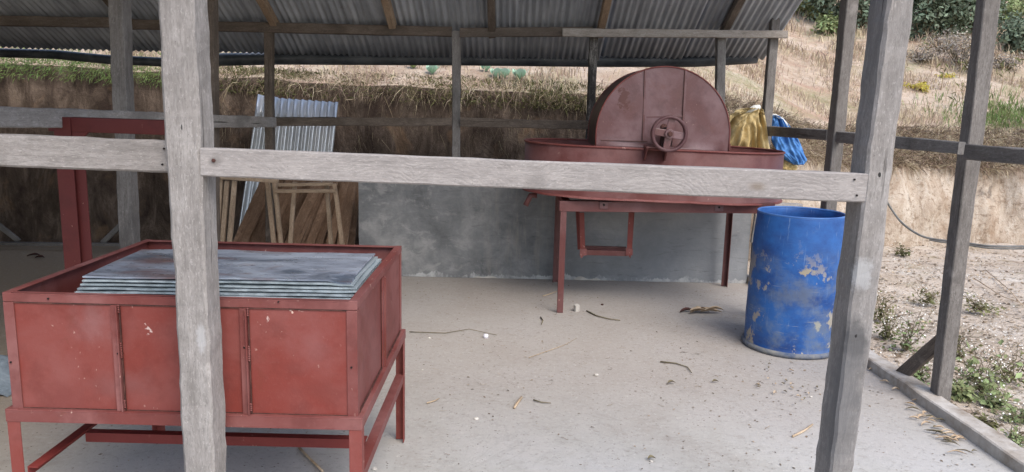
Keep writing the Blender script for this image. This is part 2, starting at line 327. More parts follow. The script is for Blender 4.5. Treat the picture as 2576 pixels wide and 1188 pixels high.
def beam(name, p0, p1, w, d, mat, parent=None, xh=(1, 0, 0), rough=.004, ch=.006, seed=0, w1=None, d1=None, step=.07, bow=0.):
    """rough-sawn timber from p0 to p1, w across the xh direction, d across the other; local Z runs along it"""
    p0, p1 = Vector(p0), Vector(p1); L = (p1-p0).length; n = max(2, int(L/step)); w1 = w1 or w; d1 = d1 or d
    vs = []; fs = []
    for i in range(n+1):
        t = i/n; W = (w+(w1-w)*t)/2; D = (d+(d1-d)*t)/2; z = t*L
        bx = bow*sin(pi*t)
        for k, (sx_, sy_) in enumerate(((-1, -1), (1, -1), (1, 1), (-1, 1))):
            nx = NZ.noise((seed*7.3+k*3.1, z*1.6, 1.7))*rough*.8 + NZ.noise((seed*3.3+k*5.1, z*17, 4.7))*rough*.55
            ny = NZ.noise((seed*5.9+k*2.7, z*1.6, 8.7))*rough*.8 + NZ.noise((seed*2.3+k*4.1, z*17, 9.7))*rough*.55
            X, Y = sx_*W+nx+bx, sy_*D+ny
            c = ch*(.7+.6*abs(NZ.noise((k*9.1, z*6, seed))))
            a = ((X-sx_*c, Y), (X, Y-sy_*c)) if sx_*sy_ < 0 else ((X, Y-sy_*c), (X-sx_*c, Y))
            for q in a: vs.append((q[0], q[1], z))
        if i:
            a = (i-1)*8
            for k in range(8): fs.append((a+k, a+(k+1) % 8, a+8+(k+1) % 8, a+8+k))
    fs.append(tuple(range(7, -1, -1))); fs.append(tuple(range(n*8, n*8+8)))
    return link(name, mesh(vs, fs), mat, parent, frame_mat(p0, p1-p0, Vector(xh)))
class MB:
    def __init__(s): s.v = []; s.f = []; s.mi = []
    def add(s, vs, fs, mi=0):
        o = len(s.v); s.v += [tuple(v) for v in vs]; s.f += [tuple(o+i for i in f) for f in fs]; s.mi += [mi]*len(fs)
    def box(s, c, size, mi=0, rot=None):
        c = Vector(c); h = Vector(size)/2; vs = [Vector((sx*h.x, sy*h.y, sz*h.z)) for sz in (-1, 1) for sy in (-1, 1) for sx in (-1, 1)]
        if rot is not None: vs = [rot @ v for v in vs]
        s.add([v+c for v in vs], [(0, 2, 3, 1), (4, 5, 7, 6), (0, 1, 5, 4), (2, 6, 7, 3), (0, 4, 6, 2), (1, 3, 7, 5)], mi)
    def bar(s, p0, p1, w, d, xh=(1, 0, 0), mi=0):
        p0, p1 = Vector(p0), Vector(p1); M = frame_mat(p0, p1-p0, Vector(xh)); L = (p1-p0).length
        vs = [M @ Vector((sx*w/2, sy*d/2, z)) for z in (0, L) for sx, sy in ((-1, -1), (1, -1), (1, 1), (-1, 1))]
        s.add(vs, [(3, 2, 1, 0), (4, 5, 6, 7), (0, 1, 5, 4), (1, 2, 6, 5), (2, 3, 7, 6), (3, 0, 4, 7)], mi)
    def tube(s, pts, r, seg=10, mi=0, closed=False, caps=True):
        pts = [Vector(p) for p in pts]; n = len(pts); rr = r if isinstance(r, (list, tuple)) else [r]*n; vs = []; fs = []
        prev = None
        for i, p in enumerate(pts):
            if closed: t = pts[(i+1) % n]-pts[i-1]
            else: t = pts[min(i+1, n-1)]-pts[max(i-1, 0)]
            t.normalize()
            h = prev if prev is not None else (Vector((0, 0, 1)) if abs(t.z) < .9 else Vector((1, 0, 0)))
            x = (h-t*h.dot(t)).normalized(); prev = x; y = t.cross(x)
            for k in range(seg): a = 2*pi*k/seg; vs.append(p+x*(cos(a)*rr[i])+y*(sin(a)*rr[i]))
        for i in range(n if closed else n-1):
            a = i*seg; b_ = ((i+1) % n)*seg
            for k in range(seg): fs.append((a+k, a+(k+1) % seg, b_+(k+1) % seg, b_+k))
        if caps and not closed: fs.append(tuple(range(seg-1, -1, -1))); fs.append(tuple((n-1)*seg+k for k in range(seg)))
        s.add(vs, fs, mi)
    def obj(s, name, mat, parent=None, smooth=False, bevel=0., org=None):
        org = Vector(org) if org is not None else Vector((0, 0, 0))
        me = mesh([Vector(v)-org for v in s.v], s.f); me.polygons.foreach_set('material_index', s.mi)
        o = link(name, me, mat, parent, Matrix.Translation(org), smooth)
        if bevel: bv = o.modifiers.new("bevel", 'BEVEL'); bv.width = bevel; bv.segments = 2; bv.limit_method = 'ANGLE'
        return o
def angle_bar(mb, p0, p1, a, b_, leg=.04, th=.004):
    """L-section steel from p0 to p1: legs along unit vectors a and b_"""
    p0, p1, a, b_ = Vector(p0), Vector(p1), Vector(a), Vector(b_)
    mb.bar((p0+a*leg/2)+b_*th/2, (p1+a*leg/2)+b_*th/2, leg, th, a)
    mb.bar((p0+b_*(leg+th)/2)+a*th/2, (p1+b_*(leg+th)/2)+a*th/2, leg-th, th, b_)

rnd = random.Random(5)

# ================================================================== SETTING
# ---- ground sheet, floor slab, kerb
def grid(x0, x1, y0, y1, nx, ny, zf):
    vs = [(x0+(x1-x0)*i/nx, y0+(y1-y0)*j/ny) for j in range(ny+1) for i in range(nx+1)]
    return mesh([(x, y, zf(x, y)) for x, y in vs], [(j*(nx+1)+i, j*(nx+1)+i+1, (j+1)*(nx+1)+i+1, (j+1)*(nx+1)+i) for j in range(ny) for i in range(nx)])
tag(link('far_ground', grid(-300, 300, -300, 300, 4, 4, lambda x, y: -.16), SOIL), kind='structure')
def gz(x, y):
    e = min(1, max(0, (x-2.4)/.5))
    return -.03 + e*(.05*NZ.noise((x*.9, y*.9, 1))+.015*NZ.noise((x*5, y*5, 2)))
tag(link('dry_ground', grid(2.3, 12, -3, 10.2, 120, 150, gz), SOIL, smooth=True), kind='structure')
tag(link('front_ground', grid(-9, 2.3, -3, 1.2, 40, 16, lambda x, y: -.05+.02*NZ.noise((x*2, y*2, 0))), SOIL, smooth=True), kind='structure')
FX1 = 2.26
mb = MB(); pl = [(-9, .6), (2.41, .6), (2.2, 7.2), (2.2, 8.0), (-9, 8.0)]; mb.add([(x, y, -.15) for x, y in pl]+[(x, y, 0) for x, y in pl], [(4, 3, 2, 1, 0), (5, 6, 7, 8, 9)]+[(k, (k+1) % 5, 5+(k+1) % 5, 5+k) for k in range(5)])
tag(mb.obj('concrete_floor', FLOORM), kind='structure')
# kerb as a low run of cement with slightly uneven edges
vs = []; fs = []; K0 = (2.165, 6.9); K1 = (2.36, 1.0); nk = 70
for i in range(nk+1):
    t = i/nk; x = K0[0]+(K1[0]-K0[0])*t; y = K0[1]+(K1[1]-K0[1])*t
    a = .008*NZ.noise((y*4, 0, 3)); h = .062+.008*NZ.noise((y*3, 5, 3)); ww = .115+.02*NZ.noise((y*2.5, 1, 1))
    vs += [(x+a, y, -.02), (x+a+.004, y, h-.006), (x+a+.012, y, h), (x+ww, y, h-.004), (x+ww+.02, y, h-.03), (x+ww+.03, y, -.12)]
    if i:
        q = (i-1)*6; fs += [(q+k, q+6+k, q+7+k, q+1+k) for k in range(5)]
KERBM = simple('weathered_kerb_cement', (.27, .225, .18), (.5, .47, .43), 7, .9, 0, .006)
tag(link('kerb', mesh(vs, [f[::-1] for f in fs]), KERBM.m), kind='structure')

# ---- bank and slope
PROF = [  # X, [(Y,z) ...]
 (-14, [(7.75, -.1), (7.85, .8), (7.98, 1.86), (8.4, 2.02), (11, 2.95), (17, 5.2), (45, 17)]),
 (-5, [(7.75, -.1), (7.85, .8), (7.98, 1.85), (8.4, 2.0), (11, 2.9), (17, 5.2), (45, 17)]),
 (-2, [(7.76, -.1), (7.86, .8), (7.98, 1.73), (8.38, 1.88), (11, 2.75), (17, 5.0), (45, 16)]),
 (.5, [(7.76, -.1), (7.86, .8), (7.98, 1.685), (8.38, 1.84), (11, 2.68), (17, 5.0), (45, 16)]),
 (2.0, [(7.78, -.1), (7.86, .8), (7.98, 1.53), (8.35, 1.74), (11, 2.6), (17, 4.9), (45, 16)]),
 (2.9, [(8.1, -.1), (8.2, .6), (8.35, 1.10), (8.8, 1.55), (11.2, 2.45), (17, 4.7), (45, 16)]),
 (3.7, [(8.7, -.1), (8.8, .5), (8.95, .95), (9.5, 1.38), (11.6, 2.2), (17, 4.3), (45, 15)]),
 (5.2, [(9.35, -.1), (9.45, .45), (9.62, .88), (10.2, 1.38), (12, 2.1), (17, 4.1), (45, 15)]),
 (16, [(9.1, -.1), (9.2, .45), (9.36, .85), (10.0, 1.35), (12, 2.1), (17, 4.1), (45, 15)])]
NS = [7, 12, 6, 26, 22, 14]
def prof(X):
    for (a, A), (c, C_) in zip(PROF, PROF[1:]):
        if a <= X <= c:
            t = (X-a)/(c-a); return [(p[0]+(q[0]-p[0])*t, p[1]+(q[1]-p[1])*t) for p, q in zip(A, C_)]
    return PROF[-1][1] if X > 0 else PROF[0][1]
def rows(X):
    P = prof(X); out = []
    for s_, n in enumerate(NS):
        for k in range(n): t = k/n; out.append((P[s_][0]+(P[s_+1][0]-P[s_][0])*t, P[s_][1]+(P[s_+1][1]-P[s_][1])*t, s_+t))
    out.append((P[-1][0], P[-1][1], 6)); return out
def hill_z(X, Y):
    P = prof(X)
    for p, q in zip(P[2:], P[3:]):
        if p[0] <= Y <= q[0]: return p[1]+(q[1]-p[1])*(Y-p[0])/(q[0]-p[0]) + disp(X, Y)
    return P[2][1]
def disp(X, Y):
    return .10*NZ.noise((X*.7, Y*.7, 5))*min(1, max(0, (Y-8)/1.5)) + .035*NZ.noise((X*3, Y*3, 9))
XS = [-14+ .07*i for i in range(int(24/.07))] + [10+.4*i for i in range(16)]
vs = []; nr = 0
for X in XS:
    R_ = rows(X); nr = len(R_)
    for (Y, z, s_) in R_:
        if s_ < 2.2:
            k = min(1, s_*1.4)*min(1, max(0, (2.6-s_)/.6))
            g = (1+.9*(X > 3.2))*NZ.noise((X*3.2, z*.8, 2))*.09 + NZ.noise((X*8, z*2.2, 6))*.05 + NZ.noise((X*17, z*7, 8))*.018
            vs.append((X+.02*NZ.noise((X*5, z*5, 1)), Y-g*k, z + (.035*NZ.noise((X*2.1, 0, 4)) if s_ > 1.2 else 0)*min(1, s_-1 if s_ > 1 else 0)))
        else: vs.append((X, Y, z+disp(X, Y)+.035*NZ.noise((X*2.1, 0, 4))*max(0, 1-(s_-2.2))))
fs = [(i*nr+j, (i+1)*nr+j, (i+1)*nr+j+1, i*nr+j+1) for i in range(len(XS)-1) for j in range(nr-1)]
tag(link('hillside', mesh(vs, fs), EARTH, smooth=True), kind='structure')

# ---- grass
def blades(name, mat, pts, seed, ln=(.12, .3), wd=.006, droop=.4, lab=None, curl=.2):
    """pts: iterator of (x,y,z, direction vector or None)"""
    r = random.Random(seed); vs = []; fs = []
    for (x, y, z, dr) in pts:
        L = r.uniform(*ln); a = r.uniform(0, 2*pi); p = Vector((x, y, z))
        d = Vector((cos(a)*curl*r.uniform(.3, 2.2), sin(a)*curl*r.uniform(.3, 2.2), 1)).normalized() if dr is None else (Vector(dr)+Vector((r.gauss(0, .3), r.gauss(0, .3), r.gauss(0, .3)))).normalized()
        sd_ = d.cross(Vector((r.gauss(0, 1), r.gauss(0, 1), r.gauss(0, .3)))).normalized()*wd*r.uniform(.5, 1.3)
        m_ = p+d*L*.55; e = p+d*L + Vector((cos(a)*.3, sin(a)*.3, -1))*L*droop*r.uniform(.2, 1)
        o = len(vs); vs += [p-sd_, p+sd_, m_-sd_*.8, m_+sd_*.8, e]; fs += [(o, o+1, o+3, o+2), (o+2, o+3, o+4)]
    return tag(link(name, mesh(vs, fs), mat), lab, kind='stuff')
def scat(n, x0, x1, y0, y1, seed, dens=None, zf=hill_z):
    r = random.Random(seed); k = 0
    while k < n:
        x, y = r.uniform(x0, x1), r.uniform(y0, y1)
        if dens and r.random() > dens(x, y): continue
        if zf is hill_z and y < prof(x)[2][0]: continue
        k += 1; yield (x, y, zf(x, y)-.01, None)
clump = lambda x, y: max(.05, NZ.noise((x*1.3, y*1.3, 3))*1.6+.35)
o = blades('dry_grass', DRY, scat(34000, -4.5, 9, 7.9, 13.5, 1, clump), 1, (.05, .17), .0045)
tag(o, 'straw coloured dry grass over the slope above the bank', 'grass')
o = blades('distant_dry_grass', DRY, scat(14000, 1.5, 14, 12.5, 21, 2, clump), 2, (.1, .3), .009)
tag(o, 'sparse dry grass higher up the hill on the right', 'grass')
def edge_pts(n, x0, x1, seed, dirz=-1.0):
    r = random.Random(seed)
    for _ in range(n):
        x = r.uniform(x0, x1); P = prof(x); t = r.random()**.7; c_ = NZ.noise((x*1.9, 3, 3))
        y = P[2][0]+r.uniform(-.05, .35); z = P[2][1]-.02+ (.2*(y-P[2][0])/.4 if y > P[2][0] else 0) + .05*c_
        if r.random() < .5: z -= r.uniform(0, .14+.12*c_); y = P[2][0]-.06
        yield (x, y, z, (r.gauss(0, .35), -.8, r.uniform(-1.0, .5)))
o = blades('overhanging_dry_grass', DRYDARK, edge_pts(9500, -3.6, 3.0, 4), 4, (.02, .085), .0026, .7)
tag(o, 'brown dry grass and roots hanging over the dark bank edge', 'grass')
o = blades('trailing_straw', DRY, edge_pts(1300, -3.0, 3.0, 5), 5, (.06, .2), .0022, .8)
tag(o, 'pale straw stems trailing over the dark bank edge', 'grass')
def rt_edge(n, x0, x1, seed):
    r = random.Random(seed)
    for _ in range(n):
        x = r.uniform(x0, x1); P = prof(x); t = r.uniform(0, 1.); q = P[2], P[3]
        y = q[0][0]+(q[1][0]-q[0][0])*t; z = q[0][1]+(q[1][1]-q[0][1])*t
        yield (x, y-.03, z+.02, (r.gauss(0, .5), -.7, r.uniform(-.7, .9)))
o = blades('tangled_dry_grass', DRYDARK, rt_edge(9000, 2.2, 9, 6), 6, (.08, .22), .0042, .6)
tag(o, 'thick tangle of brown dry grass above the pale bank on the right', 'grass')
o = blades('pale_tangled_grass', DRY, rt_edge(15000, 2.2, 9, 7), 7, (.08, .22), .0036, .6)
tag(o, 'pale straw lying over the brown tangle above the pale bank', 'grass')
def moss_pts(n, x0, x1, seed):
    r = random.Random(seed)
    for _ in range(n):
        x = r.gauss((x0+x1)/2, (x1-x0)/4); P = prof(x); y = P[2][0]+r.uniform(-.08, .3)
        yield (x, y, P[2][1]-.02+.45*max(0, y-P[2][0])+(r.uniform(-.14, 0) if y < P[2][0] else 0), (r.gauss(0, .5), -.5, r.uniform(-.3, 1)))
o = blades('olive_moss', OLIVE, list(moss_pts(4500, -1.6, 1.6, 8))+list(moss_pts(2000, -3.4, -1.8, 82))+list(moss_pts(1500, .2, 1.2, 81)), 8, (.03, .08), .006, .3)
tag(o, 'olive green mossy growth along the bank edge behind the shed', 'moss')
def root_pts(n, x0, x1, seed):
    r = random.Random(seed)
    for _ in range(n):
        x = r.uniform(x0, x1); P = prof(x); z = P[2][1]*r.uniform(.45, 1.0); yield (x, P[1][0]+(z-.8)*.14-.10, z, (r.gauss(0, .12), -.12, -1))
o = blades('hanging_roots', DRYDARK, root_pts(1300, -3.2, 2.3, 21), 21, (.05, .22), .0022, .1); tag(o, 'thin pale roots hanging down the dark bank face', 'roots')
o = blades('green_bank_grass', GREENG, [p for p in edge_pts(7000, -7, -3.1, 9)]+list(scat(11000, -7, -3.1, 8.0, 10.5, 10)), 9, (.03, .08), .0035, .4)
tag(o, 'green grass on the bank top at the far left under the roof', 'grass')
o = blades('green_slope_grass', GREENG, [(rnd.gauss(6.75, .38), rnd.gauss(10.35, .35), 0, None) for _ in range(1)], 11, (.1, .3), .006) if False else None
pts = []
for _ in range(4200):
    x = rnd.gauss(7.0, .5); y = rnd.gauss(10.55, .38)
    if y > prof(x)[2][0]+.1: pts.append((x, y, hill_z(x, y), None))
o = blades('green_slope_grass', GREENG, pts, 12, (.06, .15), .005); tag(o, 'bright green grass patch on the slope at the right edge', 'grass')

# ground litter outside
vs = []; fs = []
def flake(vs, fs, p, s, r, flat=.25):
    a = r.uniform(0, 2*pi); u = Vector((cos(a), sin(a), r.gauss(0, flat))).normalized(); v = Vector((-sin(a), cos(a), r.gauss(0, flat)))
    k = r.uniform(.25, .7); o = len(vs); vs += [p-u*s, p+v*s*k, p+u*s, p-v*s*k+Vector((0, 0, s*.2*r.random()))]; fs.append((o, o+1, o+2, o+3))
for _ in range(11000):
    x = 2.45+abs(rnd.gauss(0, 2.6)); y = rnd.uniform(2.4, 9.4); flake(vs, fs, Vector((x, y, gz(x, y)+.006)), rnd.uniform(.004, .024), rnd)
tag(link('dead_leaf_litter', mesh(vs, fs), simple("brown_leaf_litter", (.16, .115, .08), (.38, .3, .21), 3, .9, 0, 0, .2, .5).m), 'brown dead leaf litter strewn over the pale ground outside', 'litter', kind='stuff')
vs = []; fs = []
for _ in range(5200):
    x = 2.42+abs(rnd.gauss(0, 2.2)); y = rnd.uniform(2.4, 9.0); flake(vs, fs, Vector((x, y, gz(x, y)+.012)), rnd.uniform(.003, .009), rnd, .5)
tag(link('pale_chips', mesh(vs, fs), WHITEFL), 'small pale chips and petals scattered over the ground outside', 'litter', kind='stuff')
vs = []; fs = []
for _ in range(4200):
    x = rnd.uniform(-2.2, 2.15); y = rnd.uniform(2.4, 6.6)
    q = NZ.noise((x*1.4, y*1.4, 7)); near = math.exp(-((x-1.7)**2+(y-4.3)**2)/.35)
    if rnd.random() > .10+1.6*max(0, q)**1.0+near: continue
    flake(vs, fs, Vector((x, y, .003)), rnd.uniform(.003, .011), rnd, .15)
tag(link('floor_crumbs', mesh(vs, fs), simple("floor_crumbs_brown", (.12, .085, .06), (.34, .27, .2), 3, .9, 0, 0, .2, .5).m), 'tiny brown leaf crumbs sprinkled over the concrete floor', 'litter', kind='stuff')

vs = []; fs = []
for _ in range(500):
    x = rnd.uniform(-2.0, 2.15); y = rnd.uniform(2.4, 6.6); a = rnd.gauss(0, .7); L = rnd.uniform(.012, .05); b2 = rnd.gauss(0, .5); p_ = Vector((x, y, .004)); w_ = rnd.uniform(.0012, .0026); o_ = len(vs)
    if rnd.random() > .35+.3*(y > 4): continue
    for t in range(4):
        p2 = p_+Vector((cos(a+b2*t/3)*L*t/3, sin(a+b2*t/3)*L*t/3, .003*(t % 2))); vs += [p2+Vector((0, w_, 0)), p2-Vector((0, w_, 0))]
        if t: fs.append((o_+2*t-2, o_+2*t, o_+2*t+1, o_+2*t-1))
tag(link('straw_bits', mesh(vs, fs), simple("straw_bits_brown", (.13, .09, .06), (.42, .34, .25), 3, .9, 0, 0, .2, .5).m), 'short bits of brown straw strewn over the concrete floor', 'litter', kind='stuff')

# ================================================================== THE SHED
SY = 6.75
shed = empty('open_timber_shed', (0, 6.75, 0), 'open timber shed of grey posts and rails with corrugated roof and low cement wall', 'shed')
# front posts and rails
def post_px(px0, y0, px1, y1, Y, w, d, mat, seed, w1=None, dy=0., **kw):
    a = atY(px1, y1, Y)+Vector((0, d/2, 0)); b_ = atY(px0, y0, Y)+Vector((0, d/2, 0))
    z0 = kw.pop('z0', 0.0); z1 = kw.pop('z1', b_.z)
    dr = (b_-a)/(b_.z-a.z); p = a+dr*(z0-a.z); q = a+dr*(z1-a.z)
    return beam('post', p, q, w, d, mat, shed, (1, 0, 0), seed=seed, w1=w1, **kw)
p = post_px(440, 0, 502, 1188, 2.2, .094, .105, W_FRONT, 1, z0=0, z1=2.75, rough=.008, ch=.010, w1=.108, step=.035)
tag(p, 'thick pale grey front post on the left')
p = post_px(2268, 0, 2118, 1188, 2.2, .068, .115, W_FRONT, 2, z0=0, z1=2.75, rough=.008, ch=.010, w1=.084, step=.035)
tag(p, 'thick pale grey front post on the right, knotted low down')
a = atY(512, 407, 2.225); b_ = atY(2172, 472, 2.225)
r_ = beam('rail', a, b_, .084, .045, W_KERF, shed, (0, 0, 1), rough=.003, ch=.005, seed=3); tag(r_, 'broad pale front rail scored with saw marks')
a = atY(-420, 362, 2.29); b_ = atY(446, 395, 2.25)
r_ = beam('rail', a, b_, .096, .04, W_FRONT, shed, (0, 0, 1), rough=.006, ch=.008, seed=4, w1=.092); tag(r_, 'pale grey front rail running off to the left')
def add_mark(ob, pw, sx_, sz_, colr, thr=.5, nsc=30, namt=.5, hard=.06, alpha=.9):
    """a stain or knot that belongs to one timber: its own copy of the wood with a blotch at pw"""
    m_ = ob.data.materials[0].copy(); ob.data.materials[0] = m_; t_ = m_.node_tree; pl_ = ob.matrix_basis.inverted() @ (Vector(pw)-(wloc(ob.parent) if ob.parent else Vector()))
    def nd(k, **kw):
        x = t_.nodes.new(k)
        for a_, v_ in kw.items(): setattr(x, a_, v_)
        return x
    tc = nd("ShaderNodeTexCoord"); su = nd("ShaderNodeVectorMath", operation='SUBTRACT'); t_.links.new(tc.outputs['Object'], su.inputs[0]); su.inputs[1].default_value = pl_
    mu = nd("ShaderNodeVectorMath", operation='MULTIPLY'); t_.links.new(su.outputs[0], mu.inputs[0]); mu.inputs[1].default_value = (1/sx_, 1/sx_, 1/sz_)
    ln = nd("ShaderNodeVectorMath", operation='LENGTH'); t_.links.new(mu.outputs[0], ln.inputs[0])
    nz_ = nd("ShaderNodeTexNoise"); nz_.inputs['Scale'].default_value = nsc; nz_.inputs['Detail'].default_value = 5; nz_.inputs['Roughness'].default_value = .7; t_.links.new(tc.outputs['Object'], nz_.inputs[0])
    ma = nd("ShaderNodeMath", operation='MULTIPLY_ADD'); t_.links.new(nz_.outputs[0], ma.inputs[0]); ma.inputs[1].default_value = namt; t_.links.new(ln.outputs['Value'], ma.inputs[2])
    rp = nd("ShaderNodeMapRange", interpolation_type='SMOOTHSTEP'); rp.inputs[1].default_value = thr; rp.inputs[2].default_value = thr+hard; rp.inputs[3].default_value = alpha; rp.inputs[4].default_value = 0; t_.links.new(ma.outputs[0], rp.inputs[0])
    mx_ = nd("ShaderNodeMix", data_type='RGBA'); bs_ = t_.nodes["Principled BSDF"]; t_.links.new(rp.outputs[0], mx_.inputs[0]); t_.links.new(bs_.inputs['Base Color'].links[0].from_socket, mx_.inputs[6]); mx_.inputs[7].default_value = (*colr, 1); t_.links.new(mx_.outputs[2], bs_.inputs['Base Color'])
PLp, PRp, RLp = [o for o in shed.children if o.name.startswith('post')][0], [o for o in shed.children if o.name.startswith('post')][1], [o for o in shed.children if o.name.startswith('rail')][0]
add_mark(PRp, atY(2168, 690, 2.2), .06, .10, (.37, .365, .36), .8, 45, 1.0, .4)
add_mark(PRp, atY(2150, 860, 2.2), .05, .10, (.09, .086, .084), .85, 26, .9, .5)
add_mark(PRp, atY(2112, 1010, 2.2), .09, .30, (.13, .128, .13), .85, 16, 1.2, 1.1, .75)
add_mark(PRp, atY(2153, 846, 2.2), .012, .014, (.015, .013, .012), .85, 110, 1.3, .15)
add_mark(PRp, atY(2213, 440, 2.2), .006, .010, (.01, .01, .01), .9, 60, .3)
add_mark(PLp, atY(457, 320, 2.2), .005, .02, (.02, .02, .02), .85, 120, 1.0, .2)
add_mark(PLp, atY(506, 850, 2.2), .022, .07, (.37, .36, .355), .8, 60, .9, .5)
add_mark(RLp, atY(1350, 458, 2.2), .05, .05, (.17, .155, .145), .8, 22, 1.2, .8, .5)
add_mark(RLp, atY(540, 405, 2.2), .03, .035, (.15, .135, .125), .8, 40, 1.2, .6, .6)
add_mark(RLp, atY(1905, 470, 2.2), .02, .04, (.2, .165, .135), .6, 40, .9, .8)
# knots, nails on the front timber
def disc(name, p, nrm, r, th, mat, parent, seg=14, squash=1.):
    mb = MB(); nrm = Vector(nrm).normalized(); mb.tube([Vector(p)-nrm*th, Vector(p), Vector(p)+nrm*th*.4], [r, r, r*.6], seg); return mb.obj(name, mat, parent, True, org=p)
for nx_, ny_ in ((2150, 452), (2156, 492), (412, 374), (408, 414)): disc('nail', atY(nx_, ny_, 2.2 if nx_ > 900 else 2.228)+Vector((0, -.001, 0)), (0, -1, 0), .003, .003, HOLE, shed, 10)
disc('nail', atY(537, 404, 2.2)+Vector((0, -.001, 0)), (0, -1, 0), .0055, .003, RUSTY, shed)
# back posts
for px0, y0, px1, y1, w_, d_, mat_, sd_ in ((673, 75, 676, 400, .072, .08, W_BROWN, 11), (1147, 78, 1147, 400, .072, .07, W_SIDE, 12), (1495, 90, 1486, 330, .070, .08, W_BARK, 13), (1816, 90, 1812, 330, .075, .07, W_SIDE, 14)):
    post_px(px0, y0, px1, y1, SY-.02, w_, d_, mat_, sd_, z0=0 if sd_ == 11 else .872, rough=.007)
# right side line: corner, middle, near
p = post_px(1957, 0, 1930, 330, 6.72, .075, .075, W_SIDE, 15, z0=0, z1=2.7, rough=.006)
p = post_px(2146, 0, 2110, 350, 5.22, .076, .11, W_SIDE, 16, z0=0, z1=2.9, rough=.006)
p = post_px(2499, 0, 2373, 1015, 3.93, .076, .085, W_SIDE, 17, z0=.03, z1=2.9, rough=.006, w1=.08); tag(p, 'near grey post standing on the kerb, braced at its foot')
tag(beam('brace', atY(2258, 952, 4.32), atY(2385, 842, 4.05), .08, .03, W_BROWN, shed, (0, 0, 1), seed=18), 'short brown brace nailed to the foot of the near kerb post')
for i, (xa, ya0, ya1, xb, yb0, yb1) in enumerate(((1922, 317, 341, 2084, 327, 354), (2106, 330, 359, 2255, 343, 374), (2255, 343, 374, 2420, 357, 389), (2434, 363, 401, 2760, 388, 432))):
    Xp = 2.215
    a0, a1 = atX(xa, ya0, Xp), atX(xa, ya1, Xp); b0, b1 = atX(xb, yb0, Xp), atX(xb, yb1, Xp)
    if i == 2: continue
    if i == 1: b0, b1 = atX(2420, 357, Xp), atX(2420, 389, Xp)
    beam('rail', (a0+a1)/2, (b0+b1)/2, (a0-a1).length, .035, W_SIDE, shed, (0, 0, 1), seed=20+i, w1=(b0-b1).length, rough=.005)
# left side line
for px0, y0, px1, y1, Y, sd_, mt in ((297, 0, 324, 600, 4.12, 31, W_SIDE), (535, 0, 542, 560, 5.38, 32, W_BROWN)):
    post_px(px0-8, y0, px1-8, y1, Y, .08 if sd_ == 31 else .05, .09, mt, sd_, z0=0, z1=2.9, rough=.008)
a0, a1 = atX(-60, 266, -2.08), atX(-60, 322, -2.08); b0, b1 = atX(690, 295, -2.08), atX(690, 321, -2.08)
beam('rail', (a0+a1)/2, (b0+b1)/2, (a0-a1).length, .035, W_FRONT, shed, (0, 0, 1), seed=33, w1=(b0-b1).length, rough=.008)
# back rails
for i, (xa, ya, xb, yb, w_, mt) in enumerate(((688, 306, 1136, 307, .072, W_BROWN), (1158, 307, 1478, 315, .075, W_BROWN), (1503, 317, 1803, 327, .07, W_BROWN))):
    beam('rail', atY(xa, ya, SY-.05), atY(xb, yb, SY-.05), w_, .035, mt, shed, (0, 0, 1), seed=40+i, rough=.009)
# wall plate, in overlapping lengths
beam('wall_plate', atY(-700, 42, SY), atY(330, 58, SY), .085, .06, W_BROWN, shed, (0, 0, 1), seed=50, rough=.006)
beam('wall_plate', atY(330, 62, SY), atY(1137, 80, SY), .085, .06, W_BROWN, shed, (0, 0, 1), seed=51, rough=.006)
beam('wall_plate', atY(1157, 82, SY), atY(1490, 80, SY), .08, .06, W_BROWN, shed, (0, 0, 1), seed=52, rough=.006)
tag(beam('wall_plate', atY(1415, 82, SY-.075), atY(1980, 87, SY-.075), .07, .05, W_PLATE, shed, (0, 0, 1), seed=53, rough=.006, w1=.062), 'pale tan length of wall plate at the right end')
# roof plane
RS = RAD(26); EY, EZ, SL = 7.33, 2.0, math.tan(RS); RY = 3.9
zroof = lambda y, x=0: EZ+(EY-y)*SL - .024 + (.085*x/2.3 if x > 0 else 0)
for i, (xb, yb, xt, mt) in enumerate(((-200, 45, -330, W_BROWN), (318, 52, 262, W_BROWN), (690, 60, 655, W_TAN), (988, 70, 958, W_TAN), (1238, 75, 1238, W_BROWN), (1512, 72, 1527, W_TAN), (1826, 76, 1862, W_BROWN))):
    X0 = atY(xb, yb, SY).x
    y0_, y1_ = SY+.085, RY
    off = Vector((0, 0, -.052))
    tag(beam('rafter', Vector((X0, y0_, zroof(y0_, X0)))+off, Vector((X0, y1_, zroof(y1_, X0)))+off, .06, .075, mt, shed, (1, 0, 0), seed=60+i, rough=.005), None)
tag(beam('purlin', (-6.8, 6.55, zroof(6.55)-.118), (2.35, 6.55, zroof(6.55, 2.3)-.118), .04, .03, W_BROWN, shed, (0, 0, 1), seed=70, rough=.006), None) if False else None
def corr_sheet(x0, x1, L, th=.0012, pitch=.056, amp=.0085, nl=12, sag=0., wob=0., seed=0):
    """corrugated sheet in local XY, ridges along Y"""
    per = 8; n = int(round((x1-x0)/pitch*per)); vs = []; fs = []
    for j in range(nl+1):
        y = L*j/nl
        for i in range(n+1):
            x = x0+(x1-x0)*i/n; z = amp*sin(2*pi*i/per)+wob*NZ.noise((x*2, y*1.5, seed))
            vs.append((x, y, z))
    N = len(vs); vs += [(x, y, z-th*2) for x, y, z in vs]
    for j in range(nl):
        for i in range(n):
            a = j*(n+1)+i; fs.append((a, a+1, a+n+2, a+n+1)); fs.append((N+a, N+a+n+1, N+a+n+2, N+a+1))
    for i in range(n): fs.append((i+1, i, N+i, N+i+1)); a = nl*(n+1)+i; fs.append((a, a+1, N+a+1, N+a))
    for j in range(nl): a = j*(n+1); fs.append((a, a+n+1, N+a+n+1, N+a)); a += n; fs.append((a+n+1, a, N+a, N+a+n+1))
    return mesh(vs, fs)
sw = .78; xs = 2.31; k = 0
up_len = (EY-RY)/cos(RS)
